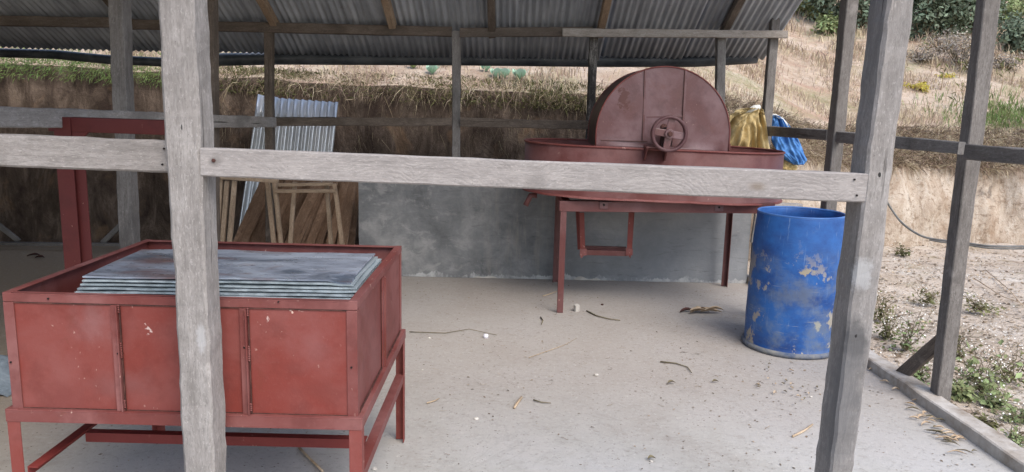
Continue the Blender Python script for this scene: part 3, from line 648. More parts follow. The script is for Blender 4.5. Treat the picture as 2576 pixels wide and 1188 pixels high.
while xs > -9.4:
    x1, x0 = xs, xs-sw
    me = corr_sheet(x0, x1+.03, up_len, wob=.006, seed=k)
    eo = rnd.uniform(-.015, .015)
    ang = pi - RS
    # local Y climbs from the eave towards the ridge
    ydir = Vector((0, -cos(RS), sin(RS))); xdir = Vector((1, 0, 0)); zdir = xdir.cross(ydir)
    mm = Matrix((xdir, ydir, zdir)).transposed().to_4x4(); mm.translation = Vector((0, EY+eo, zroof(EY+eo, (x0+x1)/2)+.004*(k % 2)))
    link('roof_sheet', me, ROOFM, shed, mm, True)
    xs -= sw; k += 1
# unseen front roof slope, added over the left half to darken that side
FY, FZ = 1.7, 2.62
ydir = Vector((0, FY-RY, FZ-zroof(RY))).normalized(); zdir = Vector((1, 0, 0)).cross(ydir)
mm = Matrix((Vector((1, 0, 0)), ydir, zdir)).transposed().to_4x4(); mm.translation = Vector((0, RY, zroof(RY)+.01))
link('roof_sheet', corr_sheet(-9.2, -.4, (Vector((0, FY, FZ))-Vector((0, RY, zroof(RY)))).length, nl=4), ROOFM, shed, mm, True)
beam('ridge_beam', (-9, RY, zroof(RY)-.08), (2.35, RY, zroof(RY)-.06), .07, .05, W_BROWN, shed, (0, 0, 1), seed=71)
beam('front_plate', (-9, 2.26, 2.70), (2.35, 2.26, 2.74), .08, .06, W_SIDE, shed, (0, 0, 1), seed=72)
# gutter: split black pipe along the eave
gp = [(-420, 128), (0, 133), (135, 137), (270, 150), (420, 157), (560, 150), (700, 147), (920, 148), (1150, 149), (1500, 153), (1750, 153), (1903, 144)]
mb = MB(); pts = []
for (xa, ya), (xb, yb) in zip(gp, gp[1:]):
    for k in range(6): t = k/6; pts.append(atY(xa+(xb-xa)*t, ya+(yb-ya)*t, EY+.04))
pts.append(atY(*gp[-1], EY+.04)); mb.tube(pts, [.043 if p_.x < -3 else .06 for p_ in pts], 14)
tag(mb.obj('gutter', BLACKP, shed, True, org=pts[20]), 'sagging black pipe used as an eave gutter')
mb = MB(); q = atY(1900, 132, EY+.04); mb.tube([q+Vector((-.12, 0, .02)), q+Vector((-.07, -.03, .045)), q+Vector((.0, -.02, .03)), q+Vector((.03, 0, -.02))], .006, 6); mb.obj('gutter_tie', CABLE, shed, True, org=q)
# low cement wall
mb = MB(); xL, xR = -1.38, 2.16
vs = []; fs = []; nx, nz = 90, 22
for j in range(nz+1):
    for i in range(nx+1):
        x = xL+(xR-xL)*i/nx; z = .87*j/nz; n_ = .006*NZ.noise((x*3, z*3, 0))
        vs.append((x+(.006*NZ.noise((0, z*9, 3)) if i in (0, nx) else 0), 6.70+(x+1.38)*.018-n_, z+(.008*NZ.noise((x*4, 0, 5)) if j == nz else 0)))
for j in range(nz):
    for i in range(nx): a = j*(nx+1)+i; fs.append((a, a+1, a+nx+2, a+nx+1))
N = len(vs); vs += [(x, y+.11, z) for x, y, z in vs]
fs += [(N+a, N+d, N+c, N+b2) for a, b2, c, d in fs[:nx*nz]]
for i in range(nx): a = nz*(nx+1)+i; fs.append((a, a+1, N+a+1, N+a))
for j in range(nz):
    a = j*(nx+1); fs.append((a, a+nx+1, N+a+nx+1, N+a)); a += nx; fs.append((a+nx+1, a, N+a, N+a+nx+1))
tag(link('low_wall', mesh(vs, fs), PLASTER, shed), 'knee-high dark cement wall flaking white along its foot')
# ragged lime line at the foot of the wall
vs = []; fs = []
for i in range(140):
    x = -1.0+2.75*i/139; h = max(.001, -.022+.075*NZ.noise((x*2.1, 0, 9))+.05*NZ.noise((x*9, 0, 2))); y = 6.695+(x+1.38)*.018
    vs += [(x, y-.012, .003), (x, y-.006, h*.6), (x, y-.002, h)]
    if i: q_ = (i-1)*3; fs += [(q_, q_+3, q_+4, q_+1), (q_+1, q_+4, q_+5, q_+2)]
link('lime_edge', mesh(vs, fs), CREAM, shed)

mb = MB()
for k in range(28): mb.box((-5.75+.012*(k % 2), 1.9+.215*k, 1.25), (.025, .21, 2.5))  # unseen boards, added to keep the left side of the shed dark
tag(mb.obj('added_end_wall', W_BROWN, shed, org=(-5.75, 4.5, 0)), 'unseen brown board wall added at the far left to darken the shed')
# small slanting stakes against the far left bank
tag(beam('stake', atY(-30, 545, 7.6), atY(48, 607, 7.6), .05, .03, W_SIDE, None, (0, 0, 1), seed=80), 'grey stake slanting down to the right at the foot of the far left bank', 'stake', 'stakes at the foot of the bank')
tag(beam('stake', atY(258, 611, 7.6), atY(304, 566, 7.6), .05, .03, W_SIDE, None, (0, 0, 1), seed=81), 'grey stake slanting up to the right beside the left grey post', 'stake', 'stakes at the foot of the bank')
tag(beam('sill_board', atY(-80, 612, 7.45), atY(330, 616, 7.45), .03, .05, W_SIDE, None, (0, 0, 1), seed=82), 'thin grey board lying along the foot of the far left bank', 'board')

# ================================================================== RED BOX TANK ON LEGS
BX0, BX1, BY0, BY1, BZ0, BZ1 = -1.64, -.495, 2.36, 3.33, .54, .935
tank = empty('red_box_tank', ((BX0+BX1)/2, (BY0+BY1)/2, 0), 'rectangular red painted steel tank on angle iron legs, holding zinc sheets', 'tank')
T = .003
mb = MB(); mb.box(((BX0+BX1)/2, BY0+.006, (BZ0+BZ1)/2), (BX1-BX0-.012, T, BZ1-BZ0)); mb.obj('front_panel', RED, tank, org=(BX0, BY0, BZ0))
mb = MB(); mb.box(((BX0+BX1)/2, BY1-.006, (BZ0+BZ1)/2), (BX1-BX0-.012, T, BZ1-BZ0)); mb.obj('back_panel', RED_EDGE, tank, org=(BX0, BY1, BZ0))
for xx in (BX0+.006, BX1-.006):
    mb = MB(); mb.box((xx, (BY0+BY1)/2, (BZ0+BZ1)/2), (T, BY1-BY0-.016, BZ1-BZ0)); mb.obj('side_panel', RED_EDGE, tank, org=(xx, BY0, BZ0))
mb = MB(); mb.box(((BX0+BX1)/2, (BY0+BY1)/2, BZ0+.01), (BX1-BX0-.02, BY1-BY0-.02, T)); mb.obj('bottom_panel', RED_DARK, tank)
cr = MB()                                            # dark open seams round the front and right faces
for z_ in (BZ1-.0305, BZ0+.0035): cr.box(((BX0+BX1)/2, BY0+.0035, z_), (BX1-BX0-.06, .005, .004))
cr.obj('seam', RUSTY, tank, org=(BX0, BY0, BZ0))
cr = MB(); cr.box((BX1-.001, (BY0+BY1)/2, BZ0+.006), (.005, BY1-BY0-.05, .009)); cr.obj('seam', RUSTY, tank, org=(BX1, BY0, BZ0))
for px_, py_ in ((77, 1164-400), (485/1.5528, 755), (597/1.5528, 905), (1760/1.5528/1.3, 770)): pass
for px_, py_ in ((26, 912), (296, 890), (614, 875), (884, 925), (120, 752), (700, 760)): disc_ = MB(); q0 = atY(px_, py_, BY0-.0062); disc_.tube([q0, q0+Vector((0, .003, 0))], [.0032, .0032], 10); disc_.obj('bolt_hole', HOLE, tank, True, org=q0)
# top rim: angle all round, horizontal leg outwards flush, vertical leg down outside
cs = [(BX0, BY0), (BX1, BY0), (BX1, BY1), (BX0, BY1)]
mb = MB(); LG = .028
angle_bar(mb, (BX0, BY0, BZ1), (BX1, BY0, BZ1), (0, 1, 0), (0, 0, -1), LG)
angle_bar(mb, (BX0, BY1, BZ1-.0005), (BX1, BY1, BZ1-.0005), (0, -1, 0), (0, 0, -1), LG)
angle_bar(mb, (BX0-.001, BY0+.001, BZ1+.002), (BX0-.001, BY1-.001, BZ1+.001), (1, 0, 0), (0, 0, -1), LG)
angle_bar(mb, (BX1+.001, BY0+.001, BZ1+.002), (BX1+.001, BY1-.001, BZ1+.001), (-1, 0, 0), (0, 0, -1), LG)
mb.obj('top_rim', RED_EDGE, tank, bevel=.0012, org=(BX0, BY0, BZ1))
# corner angles and flat ribs on the faces
for (cx, cy), (ax, ay) in zip(cs, ((1, 1), (-1, 1), (-1, -1), (1, -1))):
    mb = MB(); angle_bar(mb, (cx, cy-.001*ay, BZ0), (cx, cy-.001*ay, BZ1-.03), (ax, 0, 0), (0, ay, 0), .034)
    mb.obj('corner_angle', RED_EDGE, tank, bevel=.001, org=(cx, cy, BZ0))
def rib(x, y, nrm):
    mb = MB(); n_ = Vector(nrm); s_ = Vector((abs(n_.y), abs(n_.x), 0))
    c_ = Vector((x, y, (BZ0+BZ1)/2-.0135))+n_*.002
    sz = Vector((.024*s_.x+.006*abs(n_.x), .024*s_.y+.006*abs(n_.y), BZ1-BZ0-.034)); mb.box(c_, sz)
    mb.box(c_+s_*.010+n_*.006, (.004*s_.x+.012*abs(n_.x)+.0001, .004*s_.y+.012*abs(n_.y)+.0001, BZ1-BZ0-.036))
    mb.box(c_+s_*.0165+n_*.001, (.0035*s_.x+.005*abs(n_.x), .0035*s_.y+.005*abs(n_.y), BZ1-BZ0-.038), 1)
    r_ = mb.obj('rib', [RED_EDGE, RUSTY], tank, org=(x, y, BZ0))
    # weld beads along the rib
    mb = MB()
    for z_ in (BZ1-.05, (BZ0+BZ1)/2+.02, (BZ0+BZ1)/2-.005, BZ0+.02):
        for q_ in range(4): mb.tube([c_+s_*.014+n_*.004+Vector((0, 0, z_-c_.z+q_*.007-.003)), c_+s_*.017+n_*.004+Vector((0, 0, z_-c_.z+q_*.007))], [.004, .003], 6)
    mb.obj('weld_bead', RED_EDGE, r_, True, org=(x, y, BZ0))['kind'] = 'stuff'
for px in (297, 472, 617): rib(atY(px, 900, BY0).x, BY0, (0, -1, 0))
for yy in (2.83,): rib(BX1, yy, (1, 0, 0)); rib(BX0, yy, (-1, 0, 0))
# bottom frame that carries the tank
mb = MB(); g = .016; fz = BZ0+.003; LB = .042
angle_bar(mb, (BX0-g, BY0-g, fz), (BX1+g, BY0-g, fz), (0, 1, 0), (0, 0, -1), LB)
angle_bar(mb, (BX0-g, BY1+g, fz-.0005), (BX1+g, BY1+g, fz-.0005), (0, -1, 0), (0, 0, -1), LB)
angle_bar(mb, (BX0-g-.001, BY0-g+.001, fz+.001), (BX0-g-.001, BY1+g-.001, fz+.001), (1, 0, 0), (0, 0, -1), LB)
angle_bar(mb, (BX1+g+.001, BY0-g+.001, fz+.001), (BX1+g+.001, BY1+g-.001, fz+.001), (-1, 0, 0), (0, 0, -1), LB)
mb.obj('base_frame', RED_EDGE, tank, bevel=.0012, org=(BX0, BY0, BZ0))
for (cx, cy), (ax, ay) in zip(((BX0-g, BY0-g), (BX1+g, BY0-g), (BX1+g, BY1+g), (BX0-g, BY1+g)), ((1, 1), (-1, 1), (-1, -1), (1, -1))):
    mb = MB(); angle_bar(mb, (cx+.002*ax, cy+.002*ay, 0.004), (cx+.002*ax, cy+.002*ay, fz-.041), (ax, 0, 0), (0, ay, 0), .042)
    mb.obj('leg', RED, tank, bevel=.001, org=(cx, cy, 0))
for cx, ax in ((BX0+.03, 1), (BX1+.012, -1)):
    mb = MB(); angle_bar(mb, (cx, BY0-.0, .335), (cx, BY1, .335), (ax, 0, 0), (0, 0, -1), .036); mb.obj('lower_rail', RED_DARK if ax > 0 else RED_EDGE, tank, org=(cx, BY0, .3))
mb = MB(); cy = atZ(600, 1112, .31).y; angle_bar(mb, (BX0+.07, cy, .331), (BX1-.03, cy, .331), (0, 1, 0), (0, 0, -1), .036); mb.obj('cross_rail', RED_DARK, tank, org=(BX0, cy, .3))
FP = [o for o in tank.children if o.name.startswith('front_panel')][0]
for (px, py, sx_, sz_, cc, th, ns_, na, hd) in ((235, 810, .09, .09, (.245, .12, .115), .9, 12, 1.2, .5), (370, 830, .06, .10, (.55, .42, .38), .62, 95, 1.1, .08), (300, 970, .16, .06, (.19, .072, .066), .9, 10, 1.2, .5), (780, 870, .09, .12, (.235, .085, .078), .9, 10, 1.2, .5), (672, 800, .03, .06, (.5, .36, .32), .66, 110, 1.1, .08), (820, 985, .14, .05, (.16, .036, .028), .9, 12, 1.2, .5), (160, 1000, .12, .08, (.15, .032, .026), .9, 10, 1.2, .5)):
    add_mark(FP, atY(px, py, BY0), sx_, sz_, cc, th if hd < .2 else .6, ns_ if hd < .2 else 17, na, hd if hd < .2 else 1.1, .9 if hd < .2 else .6)
# zinc sheets stacked inside it
NSH = 6
for k in range(NSH):
    z = .905 + .0062*(k) if False else .964-.0115*(NSH-1-k)
    u = NSH-1-k
    x0 = -1.455-.003*u+rnd.uniform(-.006, .006); x1 = -.548+.013*u*(1 if u > 1 else .5)+rnd.uniform(-.006, .006); y0 = 2.495-.007*u+rnd.uniform(-.004, .004); y1 = 2.97+.006*u
    x1 = min(x1, BX1-.035); y0 = max(y0, BY0+.035)
    nx, ny = 22, 8; vs = []; fs = []
    for lay in (0, 1):
        for j in range(ny+1):
            for i in range(nx+1):
                a_, c_ = i/nx, j/ny; x = x0+(x1-x0)*a_+(-.045*c_ if False else -.03*c_*(1-a_)); y = y0+(y1-y0)*c_+.05*a_*(1-c_*.3)
                zz = z+.006*NZ.noise((x*3, y*3, k*.15))+.003*NZ.noise((x*9, y*9, k*1.1))
                if u < 3 and a_ > .93 and c_ < .15: zz -= .004*(k % 3)
                vs.append((x, y, zz-(.0055 if lay else 0)))
    M_ = (nx+1)*(ny+1)
    for j in range(ny):
        for i in range(nx): a = j*(nx+1)+i; fs.append((a, a+1, a+nx+2, a+nx+1)); fs.append((M_+a, M_+a+nx+1, M_+a+nx+2, M_+a+1))
    for i in range(nx): fs.append((i+1, i, M_+i, M_+i+1)); a = ny*(nx+1)+i; fs.append((a, a+1, M_+a+1, M_+a))
    for j in range(ny): a = j*(nx+1); fs.append((a, a+nx+1, M_+a+nx+1, M_+a)); a += nx; fs.append((a+nx+1, a, M_+a, M_+a+nx+1))
    org = Vector(((x0+x1)/2, (y0+y1)/2, z)); me = mesh([Vector(v)-org for v in vs], fs)
    o = link('metal_sheet', me, FLATZ if k == NSH-1 else EDGEZ, None, Matrix.Translation(org))
    lab = 'flat grey zinc sheet topmost of the pile in the red tank, stained with red' if k == NSH-1 else ('flat zinc sheet lowest of the pile in the red tank' if k == 0 else 'flat zinc sheet in the middle of the pile in the red tank')
    tag(o, lab, 'metal sheet', 'zinc sheets piled in the red tank')

# ================================================================== RED STAND AT LEFT
st = empty('red_steel_stand', (-2.0, 3.55, 0), 'tall dark red steel stand with a square corner, behind the red tank on the left', 'steel stand')
pa = atY(196, 640, 3.5); ptop = atY(183, 296, 3.5)
mb = MB(); x_ = pa.x-.015
angle_bar(mb, (x_-.035, 3.47, 0), (x_-.035, 3.47, 1.465), (1, 0, 0), (0, 1, 0), .078, .006); angle_bar(mb, (x_-.034, 3.49, 0), (x_-.034, 3.62, 0) if False else (x_-.034, 3.491, 1.46), (0, 1, 0), (1, 0, 0), .12, .006)
mb.obj('upright', STANDRED, st, bevel=.001, org=(x_, 3.5, 0))
mb = MB(); mb.bar((x_-.065, 3.52, 1.432), (-1.48, 3.50, 1.428), .066, .08, (0, 0, 1)); mb.obj('top_bar', STANDRED, st, bevel=.003, org=(x_, 3.5, 1.43))
mb = MB(); mb.add([(x_+.045, 3.475, 1.398), (x_+.12, 3.475, 1.398), (x_+.045, 3.475, 1.33), (x_+.045, 3.485, 1.398), (x_+.12, 3.485, 1.398), (x_+.045, 3.485, 1.33)], [(0, 2, 1), (3, 4, 5), (0, 1, 4, 3), (1, 2, 5, 4), (2, 0, 3, 5)]); mb.obj('gusset', STANDRED, st, org=(x_+.05, 3.48, 1.36))
mb = MB(); mb.bar((-1.5, 3.56, 0), (-1.5, 3.56, 1.395), .05, .05); mb.obj('upright', STANDRED, st, bevel=.002, org=(-1.5, 3.56, 0))

# ================================================================== BEATER MACHINE (oval tub with drum hood)
mc = empty('pulp_beater', (1.12, 6.1, 0), 'dusty red oval tub machine with half round drum hood and spoked wheel', 'machine')
TC0, TC1, TY, TR, TZ0, TZ1 = .615, 1.60, 6.08, .53, .905, 1.287
def stadium(r, z, n=28):
    pts = [];
    for k in range(n+1): a = pi/2+pi*k/n; pts.append(Vector((TC0+cos(a)*r, TY+sin(a)*r, z)))
    for k in range(1, 10): pts.append(Vector((TC0+(TC1-TC0)*k/10, TY-r, z)))
    for k in range(n+1): a = -pi/2+pi*k/n; pts.append(Vector((TC1+cos(a)*r, TY+sin(a)*r, z)))
    for k in range(1, 10): pts.append(Vector((TC1-(TC1-TC0)*k/10, TY+r, z)))
    return pts
# the rim drops a little to the right as the tub stands
tilt = lambda p: Vector((p.x, p.y, p.z-.018*(p.x-.1)))
rings = [(TR, TZ0), (TR, TZ1-.002), (TR-.004, TZ1-.001), (TR-.004, TZ0+.01)]
vs = []; fs = []; n_ = len(stadium(1, 0))
for r_, z_ in rings: vs += [tilt(p) for p in stadium(r_, z_)]
for q in range(3):
    for k in range(n_): a, b2 = q*n_+k, q*n_+(k+1) % n_; fs.append((a, b2, b2+n_, a+n_))
fs.append(tuple(range(n_))); fs.append(tuple(range(4*n_-1, 3*n_-1, -1)))
org = Vector((1.1, TY, 1.0)); tub = link('tub', mesh([v-org for v in vs], fs), TUBRED, mc, Matrix.Translation(org))
for i_, pl_ in enumerate(tub.data.polygons): pl_.use_smooth = abs(pl_.normal.z) < .5
mb = MB(); mb.tube([tilt(p) for p in stadium(TR+.001, TZ1)], .0085, 8, closed=True); mb.obj('rolled_rim', RED_EDGE, mc, True, org=org)
mb = MB(); vs = []; fs = []
for r_, z_ in ((TR+.016, TZ0-.004), (TR+.018, TZ0+.008), (TR+.001, TZ0+.012)): vs += [tilt(p+Vector((0, 0, .006*NZ.noise((p.x*6, p.y*6, 0))))) for p in stadium(r_, z_)]
for q in range(2):
    for k in range(n_): a, b2 = q*n_+k, q*n_+(k+1) % n_; fs.append((a, b2, b2+n_, a+n_))
mb.add(vs, fs); mb.obj('bottom_flange', RED_EDGE, mc, True, org=org)
# midfeather wall inside
mb = MB(); mb.box(((TC0+TC1)/2, TY, 1.075), (1.0, .01, .33)); mb.obj('inner_divider', TUBRED, mc, org=(1.1, TY, 1.05))
# hood
HX, HR, HY0, HY1, HZB, HZC = 1.086, .490, 5.585, 6.16, 1.27, 1.375
def hood_outline(r, y, n=40):
    o_ = [Vector((HX-r, y, HZB+.014))]+[Vector((HX+cos(pi-pi*k/n)*r, y, HZC+sin(pi-pi*k/n)*r)) for k in range(n+1)]+[Vector((HX+r, y, HZB-.008))]; return o_
ol0, ol1 = hood_outline(HR, HY0), hood_outline(HR, HY1); n2 = len(ol0)
horg = Vector((HX, HY0, HZC))
def hp(zx, zy, Y=HY0-.002):   # from the close-up of the photograph (1.32x) to the hood face
    return atY((1900+zx/1.32)/1.5528, (zy/1.32)/1.5528, Y)
bm = bmesh.new()      # front face: gently dished plate
HOODF = MAROON.copy(); HOODF.name = "maroon_hood_with_rust"; t_ = HOODF.node_tree
pc = hp(705, 510)-horg; n0_ = t_.nodes.new("ShaderNodeTexCoord"); vm = t_.nodes.new("ShaderNodeVectorMath"); vm.operation = 'SUBTRACT'; t_.links.new(n0_.outputs['Object'], vm.inputs[0]); vm.inputs[1].default_value = pc
vs_ = t_.nodes.new("ShaderNodeVectorMath"); vs_.operation = 'MULTIPLY'; t_.links.new(vm.outputs[0], vs_.inputs[0]); vs_.inputs[1].default_value = (1.7, 1, .8)
ln_ = t_.nodes.new("ShaderNodeVectorMath"); ln_.operation = 'LENGTH'; t_.links.new(vs_.outputs[0], ln_.inputs[0])
nz_ = t_.nodes.new("ShaderNodeTexNoise"); nz_.inputs['Scale'].default_value = 22; nz_.inputs['Detail'].default_value = 5; nz_.inputs['Roughness'].default_value = .7; t_.links.new(n0_.outputs['Object'], nz_.inputs[0])
mm1 = t_.nodes.new("ShaderNodeMath"); mm1.operation = 'MULTIPLY_ADD'; t_.links.new(nz_.outputs[0], mm1.inputs[0]); mm1.inputs[1].default_value = .32; t_.links.new(ln_.outputs['Value'], mm1.inputs[2])
rp = t_.nodes.new("ShaderNodeValToRGB"); rp.color_ramp.elements[0].position = .205; rp.color_ramp.elements[0].color = (1, 1, 1, 1); rp.color_ramp.elements[1].position = .235; rp.color_ramp.elements[1].color = (0, 0, 0, 1); t_.links.new(mm1.outputs[0], rp.inputs[0])
mx_ = t_.nodes.new("ShaderNodeMix"); mx_.data_type = 'RGBA'; bs_ = t_.nodes["Principled BSDF"]; src_ = bs_.inputs['Base Color'].links[0].from_socket
t_.links.new(rp.outputs[0], mx_.inputs[0]); t_.links.new(src_, mx_.inputs[6]); mx_.inputs[7].default_value = (.085, .022, .016, 1); t_.links.new(mx_.outputs[2], bs_.inputs['Base Color'])
NR = 8; ringv = []
for q in range(NR+1):
    t = q/NR; row = []
    for k, p_ in enumerate(ol0):
        c0 = Vector((HX, HY0, 1.30)); v = c0.lerp(p_, t); v.y += .010*NZ.noise((v.x*3.5, v.z*3.5, 1))*(1-t**4)
        row.append(bm.verts.new(v-horg))
    ringv.append(row)
for q in range(NR):
    for k in range(n2):
        k2 = (k+1) % n2
        if q == 0: 
            continue
        bm.faces.new((ringv[q][k], ringv[q][k2], ringv[q+1][k2], ringv[q+1][k]))
cv = bm.verts.new(Vector((HX, HY0, 1.30))-horg)
for k in range(n2): bm.faces.new((cv, ringv[1][(k+1) % n2], ringv[1][k])[::-1])
for v in ringv[0]: bm.verts.remove(v)
bmesh.ops.recalc_face_normals(bm, faces=bm.faces)
me = bpy.data.meshes.new("hf"); bm.to_mesh(me); bm.free(); link('hood_front', me, HOODF, mc, Matrix.Translation(horg), True)
vs = ol0+ol1; fs = [(k, k+1, n2+k+1, n2+k) for k in range(n2-1)]
me = mesh([v-horg for v in vs], fs); link('hood_shell', me, SHELLM, mc, Matrix.Translation(horg), True)
me = mesh([v-Vector((HX, HY1, HZC)) for v in ol1], [tuple(range(n2))]); link('hood_back', me, MAROON, mc, Matrix.Translation((HX, HY1, HZC)))
mb = MB(); mb.tube([p_+Vector((0, -.002, 0)) for p_ in ol0], .0055, 6); mb.obj('hood_seam', RED_EDGE, mc, True, org=horg); mb = MB(); mb.tube([p_ for p_ in ol1], .0055, 6); mb.obj('hood_seam', RED_EDGE, mc, True, org=ol1[0])
mb = MB()
for (a, c_) in (((822, 362), (808, 722)), ((1030, 362), (1016, 625)), ((1010, 600), (825, 605))):
    p_, q_ = hp(*a), hp(*c_); mb.bar(p_, q_, .014, .006, (0, 0, 1) if abs(p_.z-q_.z) < .05 else (1, 0, 0))
mb.bar(hp(815, 365), hp(803, 722), .004, .014, (1, 0, 0), 1); mb.bar(hp(1023, 365), hp(1010, 625), .004, .014, (1, 0, 0), 1); mb.bar(hp(590, 724), hp(830, 730), .004, .008, (0, 0, 1), 1)
mb.obj('hood_strip', [MAROON, RUSTY], mc, bevel=.001, org=horg)
q_ = hp(1255, 760); mb = MB(); mb.box(q_+Vector((-.005, .2, .0)), (.02, .4, .05)); mb.obj('end_stop', TUBRED, mc, org=q_)
# bearing bracket on the tub front and the spoked wheel
WC = atY(1683, 337, 5.40); WR = .128
mb = MB(); bz = WC.z-.085
mb.box((WC.x-.065, 5.49, bz-.015), (.17, .13, .014)); 
for dx, zt in ((-.145, 0), (.0, -.0)): mb.add([(WC.x+dx, 5.44, bz-.02), (WC.x+dx, 5.555, bz-.02), (WC.x+dx, 5.555, bz-.11), (WC.x+dx, 5.535, bz-.115), (WC.x+dx+.012, 5.44, bz-.02), (WC.x+dx+.012, 5.555, bz-.02), (WC.x+dx+.012, 5.555, bz-.11), (WC.x+dx+.012, 5.535, bz-.115)], [(0, 3, 2, 1), (4, 5, 6, 7), (0, 1, 5, 4), (0, 4, 7, 3), (3, 7, 6, 2)])
mb.obj('bearing_bracket', TUBRED, mc, bevel=.0015, org=(WC.x, 5.5, bz))
mb = MB(); mb.box((WC.x-.0, 5.49, WC.z-.06), (.08, .06, .06)); mb.tube([(WC.x, 5.455, WC.z), (WC.x, 5.525, WC.z)], .045, 20); mb.obj('bearing', SHELLM, mc, bevel=.003, org=(WC.x, 5.49, WC.z))
wheel = empty('wheel', WC); wheel.parent = mc; wheel.location = WC-wloc(mc)
nseg = 56; vs = []; fs = []
for k in range(nseg):
    a = 2*pi*k/nseg
    for (r_, y_) in ((WR, -.026), (WR+.002, 0), (WR, .026), (WR-.021, .026), (WR-.023, 0), (WR-.021, -.026)): vs.append((cos(a)*r_, y_, sin(a)*r_))
for k in range(nseg):
    for j in range(6): a = k*6+j; b2 = k*6+(j+1) % 6; c_ = ((k+1) % nseg)*6; fs.append((a, b2, c_+(j+1) % 6, c_+j))
link('wheel_rim', mesh(vs, fs), WHEELM, wheel, Matrix.Translation(WC), True)
for k in range(4):
    a = RAD(82+90*k); mb = MB(); r0_, r1_ = .022, WR-.008; n0, n1 = .031, .023; d_ = Vector((cos(a), 0, sin(a))); s_ = Vector((-sin(a), 0, cos(a)))
    vs = [WC+d_*r_+s_*w_*s2+Vector((0, y_, 0)) for y_ in (-.008, .006) for r_, w_ in ((r0_, n0*.85), (r1_, n1)) for s2 in (-1, 1)]
    mb.add(vs, [(0, 1, 3, 2), (4, 6, 7, 5), (0, 2, 6, 4), (1, 5, 7, 3), (2, 3, 7, 6), (0, 4, 5, 1)]); mb.obj('spoke', MAROON, wheel, bevel=.003, org=WC)
mb = MB(); mb.tube([WC+Vector((0, -.032, 0)), WC+Vector((0, .02, 0))], .033, 24); mb.obj('hub', MAROON, wheel, bevel=.003, org=WC)
mb = MB(); mb.tube([WC+Vector((0, -.05, 0)), WC+Vector((0, .12, 0))], .014, 16); mb.tube([WC+Vector((0, -.042, 0)), WC+Vector((0, -.033, 0))], .02, 6); mb.obj('axle', RUSTY, wheel, org=WC)
disc('dark_boss', hp(915, 657, HY0-.004), (0, -1, 0), .026, .012, RUSTY, mc)
# table frame
fx0, fx1, fy0, fy1 = .375, 1.905, 5.60, 6.64; tz = .895
mb = MB(); angle_bar(mb, atY(1408, 506, fy0), atY(1950, 512, fy0), (0, 1, 0), (0, 0, -1), .078, .006)
mb.obj('front_bar', TUBRED, mc, bevel=.001, org=(fx0, fy0, tz))
zb = atY(1408, 506, fy0).z-.004
mb = MB(); angle_bar(mb, (fx0, fy1, zb), (fx1+.04, fy1, zb), (0, -1, 0), (0, 0, -1), .06, .006); mb.obj('rear_bar', TUBRED, mc, org=(fx0, fy1, zb))
for xx, ax in ((fx0, 1), (fx1+.04, -1)):
    mb = MB(); angle_bar(mb, (xx, fy0+.01, zb-.002), (xx, fy1, zb-.002), (ax, 0, 0), (0, 0, -1), .06, .006); mb.obj('side_bar', RED_DARK, mc, org=(xx, fy0, zb))
for (xx, yy, ax, ay) in ((atY(1408, 600, fy0).x, fy0+.006, 1, 1), (1.93, fy0+.006, -1, 1), (fx0, fy1-.006, 1, -1), (fx1+.035, fy1-.006, -1, -1)):
    mb = MB(); angle_bar(mb, (xx, yy, .003), (xx, yy, zb-.06), (ax, 0, 0), (0, ay, 0), .046, .005); mb.obj('leg', TUBRED, mc, bevel=.001, org=(xx, yy, 0))
for px, py in ((1519, 517), (1809, 523)):
    q_ = atY(px, py, fy0-.004); mb = MB(); mb.box(q_, (.062, .006, .05)); mb.box(q_+Vector((.012, -.01, .026)), (.09, .03, .006)); tb = mb.obj('bolt_tab', MAROON, mc, bevel=.001, org=q_)
    disc('bolt_hole', q_+Vector((0, -.0035, .004)), (0, -1, 0), .0085, .001, HOLE, tb)
# hanging cradle below
CY0, CY1 = 5.95, 6.25
for (pt, pb, s_) in ((1457, 1460, 1), (1594, 1589, -1)):
    a, b2 = atY(pt, 535, CY0), atY(pb, 640, CY0); a2, b22 = Vector((a.x-s_*.03, CY1, a.z)), Vector((b2.x-s_*.01, CY1, b2.z))
    mb = MB(); angle_bar(mb, b2, a, (s_, 0, 0), (0, 1, 0), .04, .005); mb.obj('cradle_arm', RED, mc, bevel=.001, org=a)
    mb = MB(); angle_bar(mb, b2+Vector((-s_*.014, .11, .02)), a+Vector((-s_*.02, .11, 0)), (s_, 0, 0), (0, -1, 0), .032, .005); mb.obj('cradle_arm', RED, mc, bevel=.001, org=a)
    mb = MB(); mb.box(b2+Vector((s_*.022, -.006, .02)), (.055, .008, .055)); mb.add([b2+Vector((-.006, -.006, -.005)), b2+Vector((.030*s_, -.006, -.005)), b2+Vector((.008*s_, 0, -.035)), b2+Vector((.012*s_, .03, -.005))], [(0, 1, 2), (1, 3, 2), (3, 0, 2)]); mb.obj('cradle_foot', RED_EDGE, mc, org=b2)
a, b2 = atY(1470, 629, CY0), atY(1580, 632, CY0)
mb = MB(); angle_bar(mb, a, b2, (0, 1, 0), (0, 0, -1), .042, .005); mb.obj('cradle_bar', TUBRED, mc, bevel=.001, org=a)
mb = MB(); angle_bar(mb, a+Vector((0, .13, .012)), b2+Vector((0, .13, .012)), (0, -1, 0), (0, 0, -1), .036, .005); mb.obj('cradle_bar', TUBRED, mc, bevel=.001, org=a)
a, b2 = atY(1335, 492, 5.9), atY(1322, 517, 5.9)
mb = MB(); mb.tube([a+Vector((.05, 0, .0)), a, b2], .022, 14); mb.obj('drain_spout', TUBRED, mc, True, org=a)

